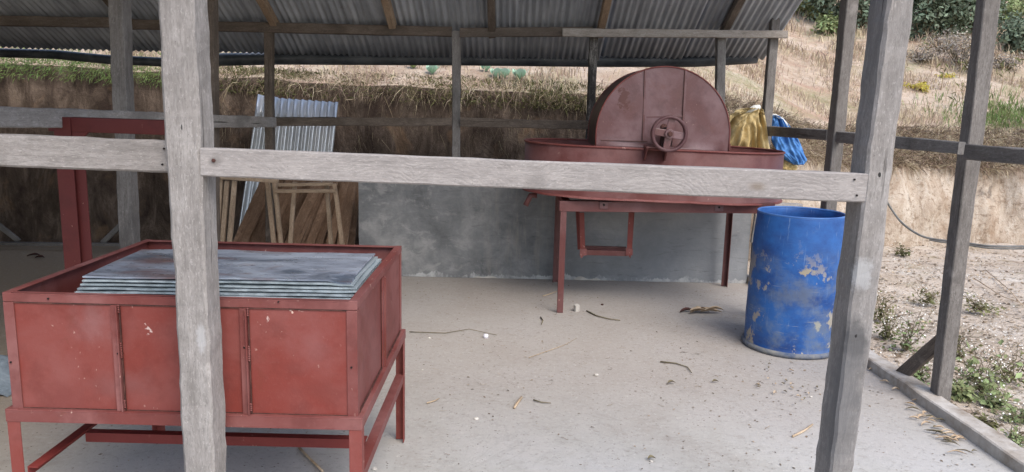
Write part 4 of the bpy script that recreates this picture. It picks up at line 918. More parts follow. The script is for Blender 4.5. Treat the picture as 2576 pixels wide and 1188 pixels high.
# ================================================================== BARREL
BC = Vector((1.905, 4.95, 0)); br = empty('plastic_barrel', BC, 'open blue plastic barrel smeared with dried mud, by the right front post', 'barrel')
prof_b = [(0, .292), (.006, .302), (.016, .306), (.026, .302), (.034, .293), (.06, .293), (.22, .297), (.45, .296), (.62, .293), (.74, .290), (.80, .286), (.875, .278), (.905, .277), (.914, .273), (.905, .268), (.87, .267), (.5, .284), (.04, .28), (.02, 0.001)]
def lathe(pf, c, mat, name, parent, seg=72, wob=.0):
    vs = []; fs = []
    for (z, r_) in pf:
        for k in range(seg):
            a = 2*pi*k/seg; rr = r_*(1+wob*NZ.noise((cos(a)*1.2, sin(a)*1.2, z*2)))
            vs.append((cos(a)*rr, sin(a)*rr, z))
    for i in range(len(pf)-1):
        for k in range(seg): a = i*seg+k; b2 = i*seg+(k+1) % seg; fs.append((a, b2, b2+seg, a+seg))
    return link(name, mesh(vs, fs), mat, parent, Matrix.Translation(c), True)
lathe(prof_b, BC, BARREL, 'barrel_body', br, wob=.016)
lathe([(.0, .298), (.004, .309), (.018, .313), (.03, .308), (.034, .295)], BC+Vector((0, 0, .002)), simple("dirty_base_plastic", (.07, .10, .17), (.27, .26, .23), 9, .8).m, 'base_ring', br, wob=.012)
lathe([(.908, .276), (.914, .2785), (.92, .2765), (.92, .272), (.912, .269)], BC+Vector((0, 0, .0)), simple("blue_rim_plastic", (.05, .13, .36), (.08, .19, .45), 9, .45).m, 'top_lip', br, wob=.016)

BB = [o for o in br.children if o.name.startswith('barrel_body')][0]
for (px, py, sx_, sz_, cc, th, ns_, na, hd) in ((1906, 785, .040, .15, (.33, .29, .2), 1.15, 22, 1.7, .12), (2022, 683, .115, .052, (.38, .32, .21), 1.2, 20, 1.8, .12), (2052, 820, .10, .07, (.34, .33, .27), 1.1, 18, 1.8, .2), (1935, 700, .035, .08, (.25, .25, .2), .5, 20, .9, .5), (2075, 640, .03, .09, (.3, .38, .45), .6, 40, 1.1, .2)):
    q_ = atY(px, py, 4.68); add_mark(BB, q_, sx_, sz_, cc, th, ns_, na, hd)
# ================================================================== TARPAULINS behind the machine
def drape(name, outline, Y, depth, mat, lab, cat, seed, nx=34, nz=30, folds=9, amp=.05):
    """a hanging cloth: outline gives left/right x at successive heights (photo px), with deep vertical folds and thickness"""
    vs = []; fs = []
    for j in range(nz+1):
        t = j/nz*(len(outline)-1); i0 = min(int(t), len(outline)-2); f_ = t-i0
        y = outline[i0][0]+(outline[i0+1][0]-outline[i0][0])*f_; l_ = outline[i0][1]+(outline[i0+1][1]-outline[i0][1])*f_; r_ = outline[i0][2]+(outline[i0+1][2]-outline[i0][2])*f_
        for i in range(nx+1):
            a = i/nx; p_ = atY(l_+(r_-l_)*a, y+NZ.noise((a*5, seed, 2))*3*(1-j/nz), Y)
            v_ = j/nz; fan = (a-.85)/(.25+v_)*1.5; fo = (abs(NZ.noise((fan*folds*.45, v_*1.2, seed)))-.25)*amp*5 + (abs(NZ.noise((a*4+v_*2, v_*4, seed+3)))-.2)*amp*2.4 + NZ.noise((a*13, v_*9, seed+6))*amp*.5
            p_.y += fo - depth*sin(pi*a)*.6*(.4+.6*j/nz)
            vs.append(p_)
    for j in range(nz):
        for i in range(nx): a = j*(nx+1)+i; fs.append((a, a+nx+1, a+nx+2, a+1))
    org = vs[0].copy(); o = link(name, mesh([v-org for v in vs], fs), mat, None, Matrix.Translation(org), True)
    so_ = o.modifiers.new("thick", 'SOLIDIFY'); so_.thickness = .004; so_.offset = 0
    return tag(o, lab, cat)
drape('tarpaulin', [(272, 1880, 1912), (278, 1850, 1916), (292, 1832, 1922), (320, 1830, 1926), (380, 1828, 1934), (430, 1826, 1942)], 6.62, .10, YTARP, 'crumpled yellow tarpaulin bunched between drum hood and corner post', 'tarpaulin', 3, folds=7, amp=.035)
o = drape('tarpaulin', [(290, 1936, 1952), (300, 1936, 1972), (325, 1938, 1990), (350, 1940, 2004), (378, 1950, 2018), (402, 1975, 2028), (414, 1996, 2020)], 6.95, .06, BTARP, 'bright blue tarpaulin hanging behind the corner post', 'tarpaulin', 5, folds=4, amp=.025)
o = drape('tarpaulin', [(372, 1940, 1962), (385, 1944, 1990), (404, 1948, 2003), (420, 1950, 2006), (428, 1950, 2004)], 7.0, .05, YTARP, 'yellow tarpaulin corner showing below the blue tarpaulin', 'tarpaulin', 8, folds=3, amp=.02)
# pale hem along the blue edge
mb = MB(); mb.tube([atY(x, y, 6.93) for x, y in ((1936, 289), (1952, 291), (1968, 300), (1982, 316), (1990, 330))], .012, 8); tag(mb.obj('tarpaulin_edge', PALET, None, True, org=atY(1960, 300, 6.93)), 'white rolled edge of cloth lying along the blue tarpaulin', 'cloth')
mb = MB(); mb.tube([atY(x, y, 6.60) for x, y in ((1868, 283), (1884, 279), (1898, 273), (1912, 270))], [.008, .02, .03, .022], 8); tag(mb.obj('cloth_bundle', PALET, None, True, org=atY(1890, 278, 6.6)), 'small white cloth roll on top of the yellow tarpaulin', 'cloth')
# pale boards lying on the floor edge behind the barrel
tag(beam('timber_offcut', atY(1925, 515, 6.2), atY(2012, 518, 6.5), .04, .06, W_FRONT, None, (0, 0, 1), seed=90), 'pale grey timber offcut lying level behind the blue barrel', 'timber')
tag(beam('timber_offcut', atY(1905, 528, 6.55), atY(1893, 610, 6.55), .035, .03, W_FRONT, None, (1, 0, 0), seed=91), 'pale upright timber strip at the right end of the cement wall', 'timber')

# ================================================================== LEANING SHEETS AND TIMBER, LEFT OF THE WALL
def quad_sheet(tl, tr, bl, Yt, Yb, nrib, lab, seed):
    A, B, C_ = atY(*tl, Yt), atY(*tr, Yt), atY(*bl, Yb)
    xd = (B-A); wdt = xd.length; xd.normalize(); dn = (C_-A); L = dn.length; dn.normalize()
    yd = -(dn - xd*dn.dot(xd)).normalized(); zd = xd.cross(yd); L = abs((C_-A).dot(yd))
    me = corr_sheet(0, wdt, L, pitch=wdt/nrib, amp=.023, nl=6, seed=seed)
    mm = Matrix((xd, yd, zd)).transposed().to_4x4(); mm.translation = A-yd*L
    sk = (C_-A).dot(xd)/L
    for v in me.vertices: v.co.x += sk*(1-v.co.y/L)*1.0
    return tag(link('corrugated_sheet', me, SHEETM, None, mm, True), lab, 'metal sheet', 'corrugated sheets leaning on the bank')
quad_sheet((648, 238), (700, 244), (592, 612), 7.62, 7.28, 3, 'narrow strip of corrugated zinc showing left of the bigger leaning sheet', 1)
quad_sheet((690, 246), (851, 258), (640, 640), 7.58, 7.22, 9.5, 'large bright corrugated zinc sheet leaning on the dark bank behind the back rail', 2)
# planks leaning behind the wall end, bottoms left, tops right
pk = [(607, 604, 668, 470, 7.05, 30), (640, 604, 700, 462, 7.10, 22), (668, 604, 735, 452, 7.0, 24), (705, 604, 752, 450, 7.12, 20), (733, 606, 800, 462, 7.0, 22), (757, 606, 822, 462, 7.02, 20), (782, 606, 838, 462, 6.98, 18), (805, 606, 852, 470, 7.08, 16), (832, 607, 866, 470, 7.0, 18), (862, 607, 884, 462, 7.03, 22), (884, 607, 897, 460, 7.08, 16),
      (620, 604, 684, 455, 7.16, 26), (655, 604, 722, 455, 7.18, 24), (690, 604, 762, 455, 7.17, 24), (722, 604, 785, 455, 7.19, 24), (770, 604, 838, 455, 7.18, 22), (818, 604, 862, 455, 7.19, 24), (848, 604, 880, 455, 7.2, 22)]
for i, (xb, yb, xt, yt, Y, wpx) in enumerate(pk):
    p0, p1 = atY(xb, yb, Y-.0), atY(xt, yt, Y+.12); d_ = (p1-p0)/(p1.z-p0.z); p0 = p0+d_*(.0-p0.z); p1 = p1+d_*rnd.uniform(.02, .06)
    lab = {0: 'widest brown plank leaning at the left end of the stacked timber', 10: 'brown plank leaning right against the end of the cement wall'}.get(i, 'brown plank leaning among the others between zinc sheet and cement wall')
    tag(beam('plank', p0, p1, wpx*7/1900*1.25, .022, W_PLANK, None, (1, 0, 0), rough=.004, seed=100+i), lab, 'plank', 'planks leaning left of the cement wall')
# sawn trestle in front of them
tr_ = empty('wooden_trestle', (-1.83, 6.5, 0), 'light brown wooden trestle with splayed legs and double top bar, in front of leaning planks', 'trestle')
for (xt, yt, xb, yb, Y, nm) in ((672, 450, 688, 604, 6.45, 'leg'), (690, 455, 706, 604, 6.5, 'leg'), (742, 458, 731, 604, 6.62, 'leg'), (822, 462, 832, 607, 6.62, 'leg'), (841, 462, 860, 607, 6.5, 'leg')):
    p0, p1 = atY(xb, yb, Y), atY(xt, yt, Y); d_ = (p1-p0)/(p1.z-p0.z); p0 = p0+d_*(.0-p0.z)
    beam(nm, p0, p1, .034, .034, W_TAN, tr_, (1, 0, 0), rough=.003, seed=int(xt), ch=.003)
for (xa, ya, xb, yb, Y) in ((692, 465, 836, 463, 6.56), (694, 481, 846, 480, 6.47)):
    beam('top_bar', atY(xa, ya, Y), atY(xb, yb, Y), .03, .034, W_TAN, tr_, (0, 0, 1), rough=.003, seed=int(ya), ch=.003)
tr2 = empty('wooden_trestle', (-2.35, 6.1, 0), 'wooden trestle half hidden behind the left front post', 'trestle')
for (xt, yt, xb, yb) in ((556, 448, 548, 604), (572, 455, 560, 604), (590, 455, 578, 604)):
    p0, p1 = atY(xb, yb, 6.1), atY(xt, yt, 6.1); d_ = (p1-p0)/(p1.z-p0.z); p0 = p0+d_*(.0-p0.z); beam('leg', p0, p1, .034, .034, W_TAN, tr2, (1, 0, 0), rough=.003, seed=int(xt), ch=.003)
beam('top_bar', atY(548, 446, 6.07), atY(700, 455, 6.07), .03, .04, W_TAN, tr2, (0, 0, 1), rough=.003, seed=5, ch=.003)

# ================================================================== SMALL THINGS
# hose over the pale bank
hz_ = [(2228, 502, 8.6), (2245, 530, 8.6), (2270, 562, 8.4), (2310, 590, 8.2), (2350, 602, 8.1), (2420, 610, 7.9), (2500, 620, 7.7), (2640, 618, 7.6), (2760, 606, 7.6)]
mb = MB(); pts = [atY(x, y, Y) for x, y, Y in hz_]; 
sm = []
for i in range(len(pts)-1):
    a, b2, c_, d_ = pts[max(0, i-1)], pts[i], pts[i+1], pts[min(len(pts)-1, i+2)]
    for k in range(5):
        t = k/5; sm.append(.5*((2*b2)+(c_-a)*t+(2*a-5*b2+4*c_-d_)*t*t+(3*b2-a-3*c_+d_)*t**3))
mb.tube([Vector((p_.x, p_.y, max(p_.z, .02))) for p_ in sm], .012, 8); tag(mb.obj('hose', CABLE, None, True, org=sm[0]), 'grey hose sagging down the pale bank and running off to the right', 'hose')
mb = MB(); mb.tube([Vector((p_.x+.05, p_.y+.04, max(p_.z-.03, .02))) for p_ in sm[18:]], .008, 8); tag(mb.obj('hose', CABLE, None, True, org=sm[18]), 'thinner grey hose on the ground beside the sagging one', 'hose')
# sticks, husks, stones
def stick(pts, r, lab, name='twig', mat=None, taper=.5):
    P_ = [atZ(x, y, .008) for x, y in pts]; n = len(P_); mb = MB(); mb.tube(P_, [r*(1-taper*k/(n-1)) for k in range(n)], 7)
    return tag(mb.obj(name, mat or STEM, None, True, org=P_[0]), lab, 'twig')
stick([(1476, 782), (1500, 794), (1530, 802), (1560, 806)], .006, 'curved brown twig right of the small wood block')
stick([(1661, 910), (1700, 914), (1730, 924), (1740, 938)], .005, 'bent thin twig on the floor left of the blue barrel')
stick([(1994, 1098), (2022, 1084), (2044, 1068)], .0055, 'straight pale twig on the floor left of the right front post', mat=HUSK, taper=.1)
stick([(1342, 1006), (1362, 1012), (1386, 1014)], .004, 'short curved twig in the middle of the near floor')
stick([(1074, 1014), (1095, 1008), (1105, 1002)], .004, 'tiny pale twig on the floor right of the red tank', mat=HUSK)
stick([(752, 1126), (775, 1150), (812, 1186)], .006, 'long pale twig lying under the red tank', mat=HUSK, taper=.1)
stick([(1366, 745), (1388, 738), (1402, 732)], .004, 'short pale twig by the front machine leg', mat=HUSK)
stick([(1360, 798), (1366, 806), (1362, 816)], .005, 'dark little twig left of the small wood block')
stick([(1312, 1000), (1300, 1016), (1294, 1026)], .008, 'flat pale wood sliver in the middle of the near floor', mat=HUSK, taper=.2)
stick([(1030, 835), (1120, 838), (1180, 828), (1250, 843)], .003, 'long hair-thin straw on the floor right of the red tank', mat=STEM)
stick([(1330, 900), (1420, 868), (1452, 850)], .002, 'very thin straw lying across the middle floor', mat=HUSK)
def stone(px, py, r, lab, mat=STONE, flat=.6, name='stone', sx_=1.):
    bm = bmesh.new(); bmesh.ops.create_icosphere(bm, subdivisions=2, radius=r)
    for v in bm.verts: v.co *= 1+.3*NZ.noise(v.co*(1.6/r)*.6+Vector((px, py, 0))); v.co.z *= flat; v.co.x *= sx_
    me = bpy.data.meshes.new(name); bm.to_mesh(me); bm.free(); p_ = atZ(px, py, 0); p_.z = r*flat*.75
    return tag(link(name, me, mat, None, Matrix.Translation(p_)), lab, name)
stone(1499, 946, .014, 'white pebble alone in the middle of the floor')
stone(1198, 1055, .012, 'flat white pebble on the near floor', flat=.5)
stone(1515, 768, .012, 'dark pebble right of the small wood block', RUSTY)
stone(1405, 753, .011, 'pale pebble close to the front machine leg')
stone(1416, 756, .008, 'smallest pale pebble close to the front machine leg')
stone(1080, 852, .008, 'light pebble on the floor right of the red tank', flat=.7)
stone(942, 1182, .012, 'white pebble beside the right leg of the red tank')
stone(1063, 932, .006, 'tiny pale pebble beside the tank')
stone(1638, 1162, .008, 'grey pebble at the bottom of the view')
stone(2040, 1000, .007, 'tiny grey pebble left of the right front post')
p_ = atZ(1450, 783, 0); mb = MB(); mb.box((0, 0, .028), (.038, .034, .056)); o = mb.obj('wood_block', CREAM, None, bevel=.004); o.location = p_; o.rotation_euler = (.15, -.1, .5); tag(o, 'small pale wood block standing on the floor in front of the machine', 'wood block')
p_ = atZ(1222, 850, 0); mb = MB(); mb.tube([(0, 0, 0), (0, 0, .022)], .017, 20); mb.tube([(0, 0, .0215), (0, 0, .026)], [.017, .014], 20); o = mb.obj('bottle_cap', PLASTIC_W, None, True); o.location = p_; tag(o, 'small lilac white bottle cap on the middle of the floor', 'bottle cap')
def curl(mb, p, L, wd, ang, r, lift=.4):
    n = 7; d_ = Vector((cos(ang), sin(ang), 0)); s_ = Vector((-sin(ang), cos(ang), 0)); vs = []; fs = []
    for i in range(n+1):
        t = i/n; w_ = wd*sin(pi*(.12+.85*t)); h = .006+L*lift*.3*sin(pi*t)+L*.1*r.random()*.3; off = s_*(L*.2*sin(t*2.5+ang))
        for q in (-1, 0, 1): vs.append(p+d_*L*(t-.5)+off+s_*w_*q+Vector((0, 0, h+abs(q)*w_*.9)))
        if i: a = (i-1)*3; fs += [(a, a+1, a+4, a+3), (a+1, a+2, a+5, a+4)]
    mb.add(vs, fs)
r = random.Random(3)
for i, (dx, dy, L, a, dark) in enumerate(((-.10, .02, .15, .5-.2, 1), (-.02, -.01, .17, .25, 0), (.03, .02, .15, -.45, 0), (.06, -.02, .16, -.2, 0), (.0, .03, .13, .9, 0), (-.04, -.03, .14, .1, 0), (.10, .01, .12, -.3, 0))):
    mb = MB(); c_ = atZ(1768, 790, 0)+Vector((dx, dy, .004*i)); curl(mb, c_, L, .02, a, r, .12)
    tag(mb.obj('dry_husk', RUSTY if dark else HUSK, None, True, org=c_), 'darkest curled husk at the left of the pile before the wall' if dark else 'tan curled husk in the little pile before the cement wall', 'husk', 'dry husks on the floor before the machine')
def husk_at(px, py, L, a, wd=.008, lab='curled dry leaf in the drift along the kerb', grp='dry leaves along the kerb', mat=HUSK):
    mb = MB(); c_ = atZ(px, py, 0)+Vector((0, 0, .003)); curl(mb, c_, L, wd, a, r, .3); tag(mb.obj('dry_leaf', mat, None, True, org=c_), lab, 'dry leaf', grp)
for k in range(34):
    t = r.random(); px = 2300+t*150+r.gauss(0, 16); py = 1040+t*110+r.gauss(0, 14)
    if px < 2330 + (py-1040)*.9+40: husk_at(px, py, r.uniform(.03, .09), r.uniform(-1.3, .6), r.uniform(.004, .009), mat=HUSK if r.random() < .7 else STEM)
for (px, py) in ((2290, 1022), (2255, 985), (2225, 965), (2300, 1058), (2330, 1045), (2195, 935)): husk_at(px, py, .05, r.uniform(-1, 1), .008)
for k in range(26):
    px = 1985+r.gauss(0, 45); py = 968+r.gauss(0, 20); husk_at(px, py, r.uniform(.012, .03), r.uniform(0, 3), .006, 'small brown leaf scrap on the floor below the barrel', 'leaf scraps below the barrel', STEM if r.random() < .6 else HUSK)
for (px, py, L) in ((85, 648, .12), (100, 652, .08), (1690, 968, .05), (1640, 1160, .04), (690, 1085, .04), (1800, 965, .04)):
    husk_at(px, py, L, .2, .02 if L > .07 else .01, 'dark curled leaf alone on the floor' if L < .07 else 'dark curled leaf on the earth floor at the far left', 'single leaves on the floor', RUSTY if L > .07 else STEM)
# rag at the far left edge
vs = []; fs = []; nx, nz = 18, 14
for j in range(nz+1):
    for i in range(nx+1):
        a, t = i/nx, j/nz; d_ = math.hypot(a-.5, t-.5); vs.append(Vector((a*.42, t*.5, .14*max(0, 1-d_*1.7)+.035*abs(NZ.noise((a*6, t*6, 3)))+.004)))
for j in range(nz):
    for i in range(nx): a = j*(nx+1)+i; fs.append((a, a+1, a+nx+2, a+nx+1))
org = atZ(-25, 1000, 0)+Vector((-.33, 0, 0)); tag(link('rag_heap', mesh(vs, fs), RAG, None, Matrix.Translation(org), True), 'crumpled pale blue grey rag at the left edge behind the red tank', 'rag')

# ================================================================== PLANTS
def leafmesh(pts_dirs, size, r, asp=.55, fold=.25):
    vs = []; fs = []
    for (p_, n_) in pts_dirs:
        s = size*r.uniform(.55, 1.3); n_ = Vector(n_).normalized(); u = n_.cross(Vector((r.gauss(0, 1), r.gauss(0, 1), r.gauss(0, 1)))).normalized(); v = n_.cross(u)
        o_ = len(vs); vs += [p_-u*s*.5, p_-v*s*asp*.5+n_*s*fold*.3, p_+u*s*.6, p_+v*s*asp*.5+n_*s*fold*.3]; fs += [(o_, o_+1, o_+2), (o_, o_+2, o_+3)]
    return vs, fs
def bush(name, c, rad, nleaf, size, mat, lab, cat, seed, grp=None, nstem=6, gap=.25, flower=0):
    r = random.Random(seed); c = Vector(c); root = empty(name, c, lab, cat, grp); rx, ry, rz = rad
    mb = MB(); tips = []
    for k in range(nstem):
        a = 2*pi*k/nstem+r.uniform(-.4, .4); q = r.uniform(.35, .85); e = c+Vector((cos(a)*rx*q, sin(a)*ry*q, rz*2*r.uniform(.55, .95))); md = c.lerp(e, .5)+Vector((cos(a)*rx*.1, sin(a)*ry*.1, rz*.15))
        mb.tube([c, md, e], [.02*rz+.003, .014*rz+.002, .002], 5); tips += [md.lerp(e, t) for t in (0, .5, 1)]
    mb.obj('stem', STEM, root, True, org=c)
    cl = [c+Vector((r.gauss(0, .45)*rx, r.gauss(0, .45)*ry, rz*(1+r.gauss(0, .42)))) for _ in range(max(5, nleaf//60))]+tips
    pd = []
    for _ in range(nleaf):
        q = r.choice(cl); s_ = .26; p_ = q+Vector((r.gauss(0, rx*s_), r.gauss(0, ry*s_), r.gauss(0, rz*s_)))
        if p_.z < c.z: p_.z = c.z+r.random()*rz*.4
        if NZ.noise(p_*(2.2/max(rx, .1)))*1. < -gap: continue
        pd.append((p_, (p_-(c+Vector((0, 0, rz*.6)))).normalized()+Vector((r.gauss(0, .6), r.gauss(0, .6), r.gauss(0, .6)+.4))))
    vs, fs = leafmesh(pd, size, r); link('foliage', mesh([v-c for v in vs], fs), mat, root, Matrix.Translation(c))
    if flower:
        fd = [(c+Vector((r.gauss(0, .6)*rx, r.gauss(0, .6)*ry, rz*(1.0+r.gauss(0, .5)))), (0, -1, 1)) for _ in range(flower)]
        vs, fs = leafmesh(fd, .016, r, 1.); link('flowers', mesh([v-c for v in vs], fs), WHITEFL, root, Matrix.Translation(c))['kind'] = 'stuff'
    return root
def hpx(px, py, dz=0):   # the point of the slope seen at a photo pixel
    Y = 8.2
    while Y < 40:
        q = atY(px, py, Y)
        if hill_z(q.x, Y) >= q.z: break
        Y += .05
    return Vector((q.x, Y, hill_z(q.x, Y)+dz-.05))
def hb(px, Y, dz=0): # point on the slope under a photo column
    X = atY(px, 200, Y).x; return Vector((X, Y, hill_z(X, Y)+dz-.05))
# dark bushes at the top of the hill
G = 'green bushes along the top of the hill'
for i, (px, py, rx, rz, n_, mt, lab) in enumerate((
    (2030, 34, .55, .55, 2200, DKGREEN, 'dark green bush at the hilltop directly right of the roof end'),
    (2092, 62, .55, .6, 2600, DKGREEN, 'dark green bush left of the middle side post'),
    (2165, 76, .5, .75, 2600, DKGREEN, 'dark green bush between middle side post and right front post'),
    (2318, 100, .55, .6, 3000, DKGREEN, 'large dark green bush just right of the right front post'),
    (2385, 90, .6, .62, 3000, DKGREEN, 'dark green bush halfway between right front post and near kerb post'),
    (2440, 84, .5, .62, 2600, DKGREEN, 'dark green bush partly behind the near kerb post'),
    (2240, 80, .6, .9, 2200, DKGREEN, 'dark green bush hidden mostly by the right front post'),
    (2350, 48, 1.1, .8, 3000, MIDGREEN, 'tall green bush highest on the hill, at the top of the view'),
    (2568, 132, .42, .34, 2400, DKGREEN, 'dark green bush at the right edge of the view'),
    (2545, 70, .8, .4, 2000, MIDGREEN, 'paler green bush above the one at the right edge'),
    (1990, 12, .9, .8, 2200, MIDGREEN, 'green bush at the hilltop behind the roof end'))):
    bush('hill_bush', hpx(px, py), (rx, rx*.8, rz), n_, .085, mt, lab, 'bush', 200+i, G)
for i, (px, py, rx, rz, n_) in enumerate(((2068, 52, .33, .13, 700), (2020, 34, .38, .15, 800), (2088, 88, .26, .2, 800))):
    bush('fern_bush', hpx(px, py), (rx, rx*.8, rz), n_, .08, (YELGREEN, YELGREEN, MIDGREEN)[i], ('yellow green ferny bush in front of the dark bushes, lower one', 'yellow green ferny bush nearest the roof end', 'mid green low bush left of the middle side post, lowest there')[i], 'bush', 230+i, 'low bushes below the dark ones')
bush('yellow_bush', hpx(2310, 226), (.16, .16, .07), 420, .05, YELLOW, 'small bright yellow bush on the dry slope right of the front post', 'bush', 240)
bush('yellow_bush', hpx(2378, 195), (.13, .13, .045), 220, .045, YELLOW, 'smaller yellow plant up the slope from the brighter one', 'bush', 241)
for i, (px, py, rx, rz) in enumerate(((2318, 160, .3, .14), (2412, 168, .34, .3), (2372, 130, .36, .2), (2442, 186, .25, .25), (2530, 178, .3, .14))):
    bush('dry_shrub', hpx(px, py), (rx, rx, rz), 800, .04, GREYTWIG, ('low grey dry shrub just right of the front post', 'tallest grey dry shrub left of the near kerb post', 'grey dry shrub under the dark bushes', 'grey dry shrub partly behind the near kerb post', 'low dry shrub at the right edge of the slope')[i], 'shrub', 250+i, 'dry shrubs on the slope', 16)
# dry maize stalks
for i, (px, Y, h) in enumerate(((2366, 228, .4), (2412, 200, .3), (2420, 252, .3), (2515, 242, .5), (2543, 215, .42), (2402, 285, .28), (2322, 150, .3))):
    c_ = hpx(px, Y, .04); root = empty('dry_stalk', c_, ('thin dry stalk above the small yellow bush', 'dry stalk left of the near kerb post, upper', 'dry stalk left of the near kerb post, lower', 'tallest pale dry stalk right of the near kerb post', 'second pale dry stalk right of the near kerb post', 'shortest dry stalk left of the near kerb post', 'dry stalk nearest the right front post')[i], 'stalk', 'dry stalks on the slope')
    mb = MB(); mb.tube([c_, c_+Vector((.02, 0, h*.5)), c_+Vector((.0, 0, h))], [.008, .007, .003], 6); mb.obj('stalk', HUSK, root, True, org=c_)
    rr = random.Random(i); vs, fs = leafmesh([(c_+Vector((rr.gauss(0, .04), rr.gauss(0, .04), h*rr.uniform(.4, 1))), (rr.gauss(0, 1), -1, .3)) for _ in range(12)], .1, rr, .2); link('dry_leaves', mesh([v-c_ for v in vs], fs), OLIVE, root, Matrix.Translation(c_))
# cabbages on the bank top
def cabbage(px, py, Y, s, lab, seed, mat=CABB):
    c_ = atY(px, py, Y); c_.z = hill_z(c_.x, c_.y)+.01; r = random.Random(seed); root = empty('cabbage', c_, lab, 'cabbage', 'cabbages on the bank top')
    vs = []; fs = []
    for k in range(13):
        a = k*2.4; el = .75+.7*k/13; L = s*(1.1-.5*k/13); d_ = Vector((cos(a)*cos(el), sin(a)*cos(el), sin(el))); sd_ = Vector((-sin(a), cos(a), 0)); up_ = sd_.cross(d_); o_ = len(vs)
        for t, w_ in ((0, .12), (.35, .42), (.7, .5), (1, .18)):
            for q in (-1, 0, 1): vs.append(d_*L*t+sd_*w_*L*q*.8-up_*(.12*L*t*t)*(1 if q == 0 else .6)+Vector((0, 0, .02*r.random()*L)))
        for j in range(3): b2 = o_+j*3; fs += [(b2, b2+1, b2+4, b2+3), (b2+1, b2+2, b2+5, b2+4)]
    link('leaves', mesh(vs, fs), mat, root, Matrix.Translation(c_), True)
for i, (px, py, Y, s, lab) in enumerate(((694, 188, 8.6, .14, 'blue green cabbage right of the back left post'), (712, 190, 8.55, .12, 'cabbage just right of the larger one by the back left post'), (655, 186, 8.6, .12, 'cabbage left of the back left post'), (1087, 207, 8.35, .11, 'small cabbage left of the slim grey back post'), (1040, 204, 8.5, .10, 'yellow green cabbage farther left of the slim grey back post'), (1222, 205, 8.5, .1, 'small cabbage right of the slim grey back post'), (1250, 210, 8.35, .12, 'cabbage in the middle of the right hand row'), (1268, 210, 8.35, .12, 'cabbage touching the middle one of the right hand row'), (1307, 212, 8.3, .13, 'last cabbage of the row, left of the drum hood'))):
    cabbage(px, py, Y, s, lab, i, MIDGREEN if 'yellow' in lab else CABB)
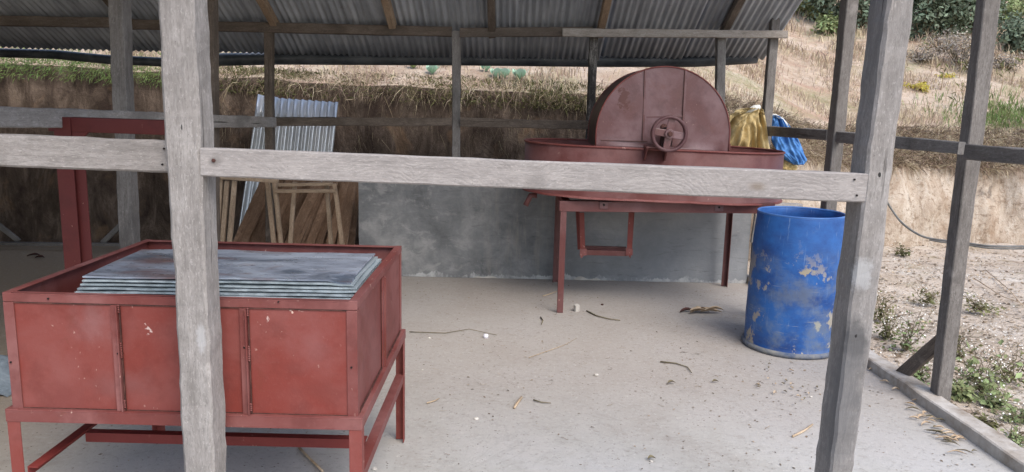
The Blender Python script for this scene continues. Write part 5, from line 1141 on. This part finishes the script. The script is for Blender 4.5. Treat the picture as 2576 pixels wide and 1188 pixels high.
# weeds by the kerb
def weed(px, py, h, n, lab, seed, mat=MIDGREEN, lf=.035, fl=18, spread=.5, nst=9):
    c = atZ(px, py, -.02); c.z = -.03; r = random.Random(seed); root = empty('weed', c, lab, 'weed', 'weeds outside the kerb'); mb = MB(); pd = []; fd = []
    for k in range(nst):
        a = r.uniform(0, 2*pi); sp = r.uniform(.2, 1)*spread*h; p_ = c.copy(); pts = [p_.copy()]; hh = h*r.uniform(.5, 1.1)
        for j in range(1, 6):
            t = j/5; q = c+Vector((cos(a)*sp*t+r.gauss(0, .012), sin(a)*sp*t+r.gauss(0, .012), hh*t)); pts.append(q)
            for _ in range(1): pd.append((q+Vector((r.gauss(0, .02), r.gauss(0, .02), r.gauss(0, .01))), (r.gauss(0, .6), r.gauss(0, .6)-.2, 1)))
            if t > .55:
                b2 = q+Vector((r.gauss(0, .07), r.gauss(0, .07), r.uniform(.02, .08))); mb.tube([q, b2], [.0016, .001], 4); fd.append((b2, (0, -1, .6)))
        mb.tube(pts, [.0032*(1-.6*i/5) for i in range(6)], 5)
    mb.obj('stem', STEM, root, True, org=c)
    for _ in range(n): pd.append((c+Vector((r.gauss(0, .3)*spread*h*1.4, r.gauss(0, .3)*spread*h*1.4, abs(r.gauss(0, .28))*h)), (r.gauss(0, .5), r.gauss(0, .5)-.3, 1)))
    vs, fs = leafmesh(pd, lf, r, .65); link('leaves', mesh([v-c for v in vs], fs), mat, root, Matrix.Translation(c))
    if fl:
        fd = [(p_+Vector((r.gauss(0, .012), r.gauss(0, .012), r.gauss(0, .012))), n_) for p_, n_ in fd][:fl*2]
        vs, fs = leafmesh(fd, .0095, r, 1.); link('flowers', mesh([v-c for v in vs], fs), WHITEFL, root, Matrix.Translation(c))['kind'] = 'stuff'
for i, a in enumerate((
    (2470, 985, .26, 150, 'largest leafy weed with white flowers right of the near kerb post', MIDGREEN, .042, 26, .7, 14),
    (2420, 1000, .15, 110, 'leafy weed touching the foot of the near kerb post', MIDGREEN, .04, 10, .6, 8),
    (2540, 960, .22, 80, 'twiggy weed farther right of the near kerb post', OLIVE, .03, 22, .7, 10),
    (2500, 1020, .10, 90, 'low round leafed weed in front of the largest one', MIDGREEN, .04, 6, .8, 6),
    (2310, 955, .13, 80, 'low weed in the angle of the brace', MIDGREEN, .032, 6, .6, 7),
    (2280, 880, .27, 60, 'tall thin weed between front post and kerb post', MIDGREEN, .03, 24, .55, 12),
    (2235, 850, .20, 110, 'weed close behind the right front post', OLIVE, .028, 14, .5, 8),
    (2215, 800, .20, 120, 'olive weed higher up behind the right front post', OLIVE, .028, 8, .5, 8),
    (2560, 1060, .08, 110, 'low bluish weed at the right edge', MIDGREEN, .03, 4, 1.1, 6),
    (2480, 1068, .06, 90, 'flat weed with a yellow leaf beside the kerb', OLIVE, .035, 0, 1.2, 4),
    (2560, 1110, .06, 90, 'low weed at the bottom right corner', MIDGREEN, .028, 4, 1.2, 5),
    (2330, 760, .14, 90, 'small weed left of the near kerb post, farther back', OLIVE, .03, 10, .8, 7),
    (2470, 780, .12, 150, 'grey green weed patch right of the near kerb post, farther back', OLIVE, .03, 8, 1.2, 8),
    (2270, 640, .12, 90, 'small dry weed by the front post near the bank', OLIVE, .035, 4, .9, 6),
    (2410, 900, .2, 60, 'sparse twiggy weed directly behind the near kerb post', OLIVE, .026, 16, .6, 8))):
    weed(a[0], a[1], a[2], a[3], a[4], 300+i, a[5], a[6], a[7], a[8], a[9])
# long dry stems on the ground outside
for k, (pts, lab) in enumerate((([(2480, 680), (2540, 730), (2590, 790)], 'long dry stem lying on the ground at the right edge'), ([(2450, 700), (2520, 745), (2600, 775)], 'second long dry stem crossing the first at the right edge'))):
    stick(pts, .005, lab, 'dry_straw', HUSK)
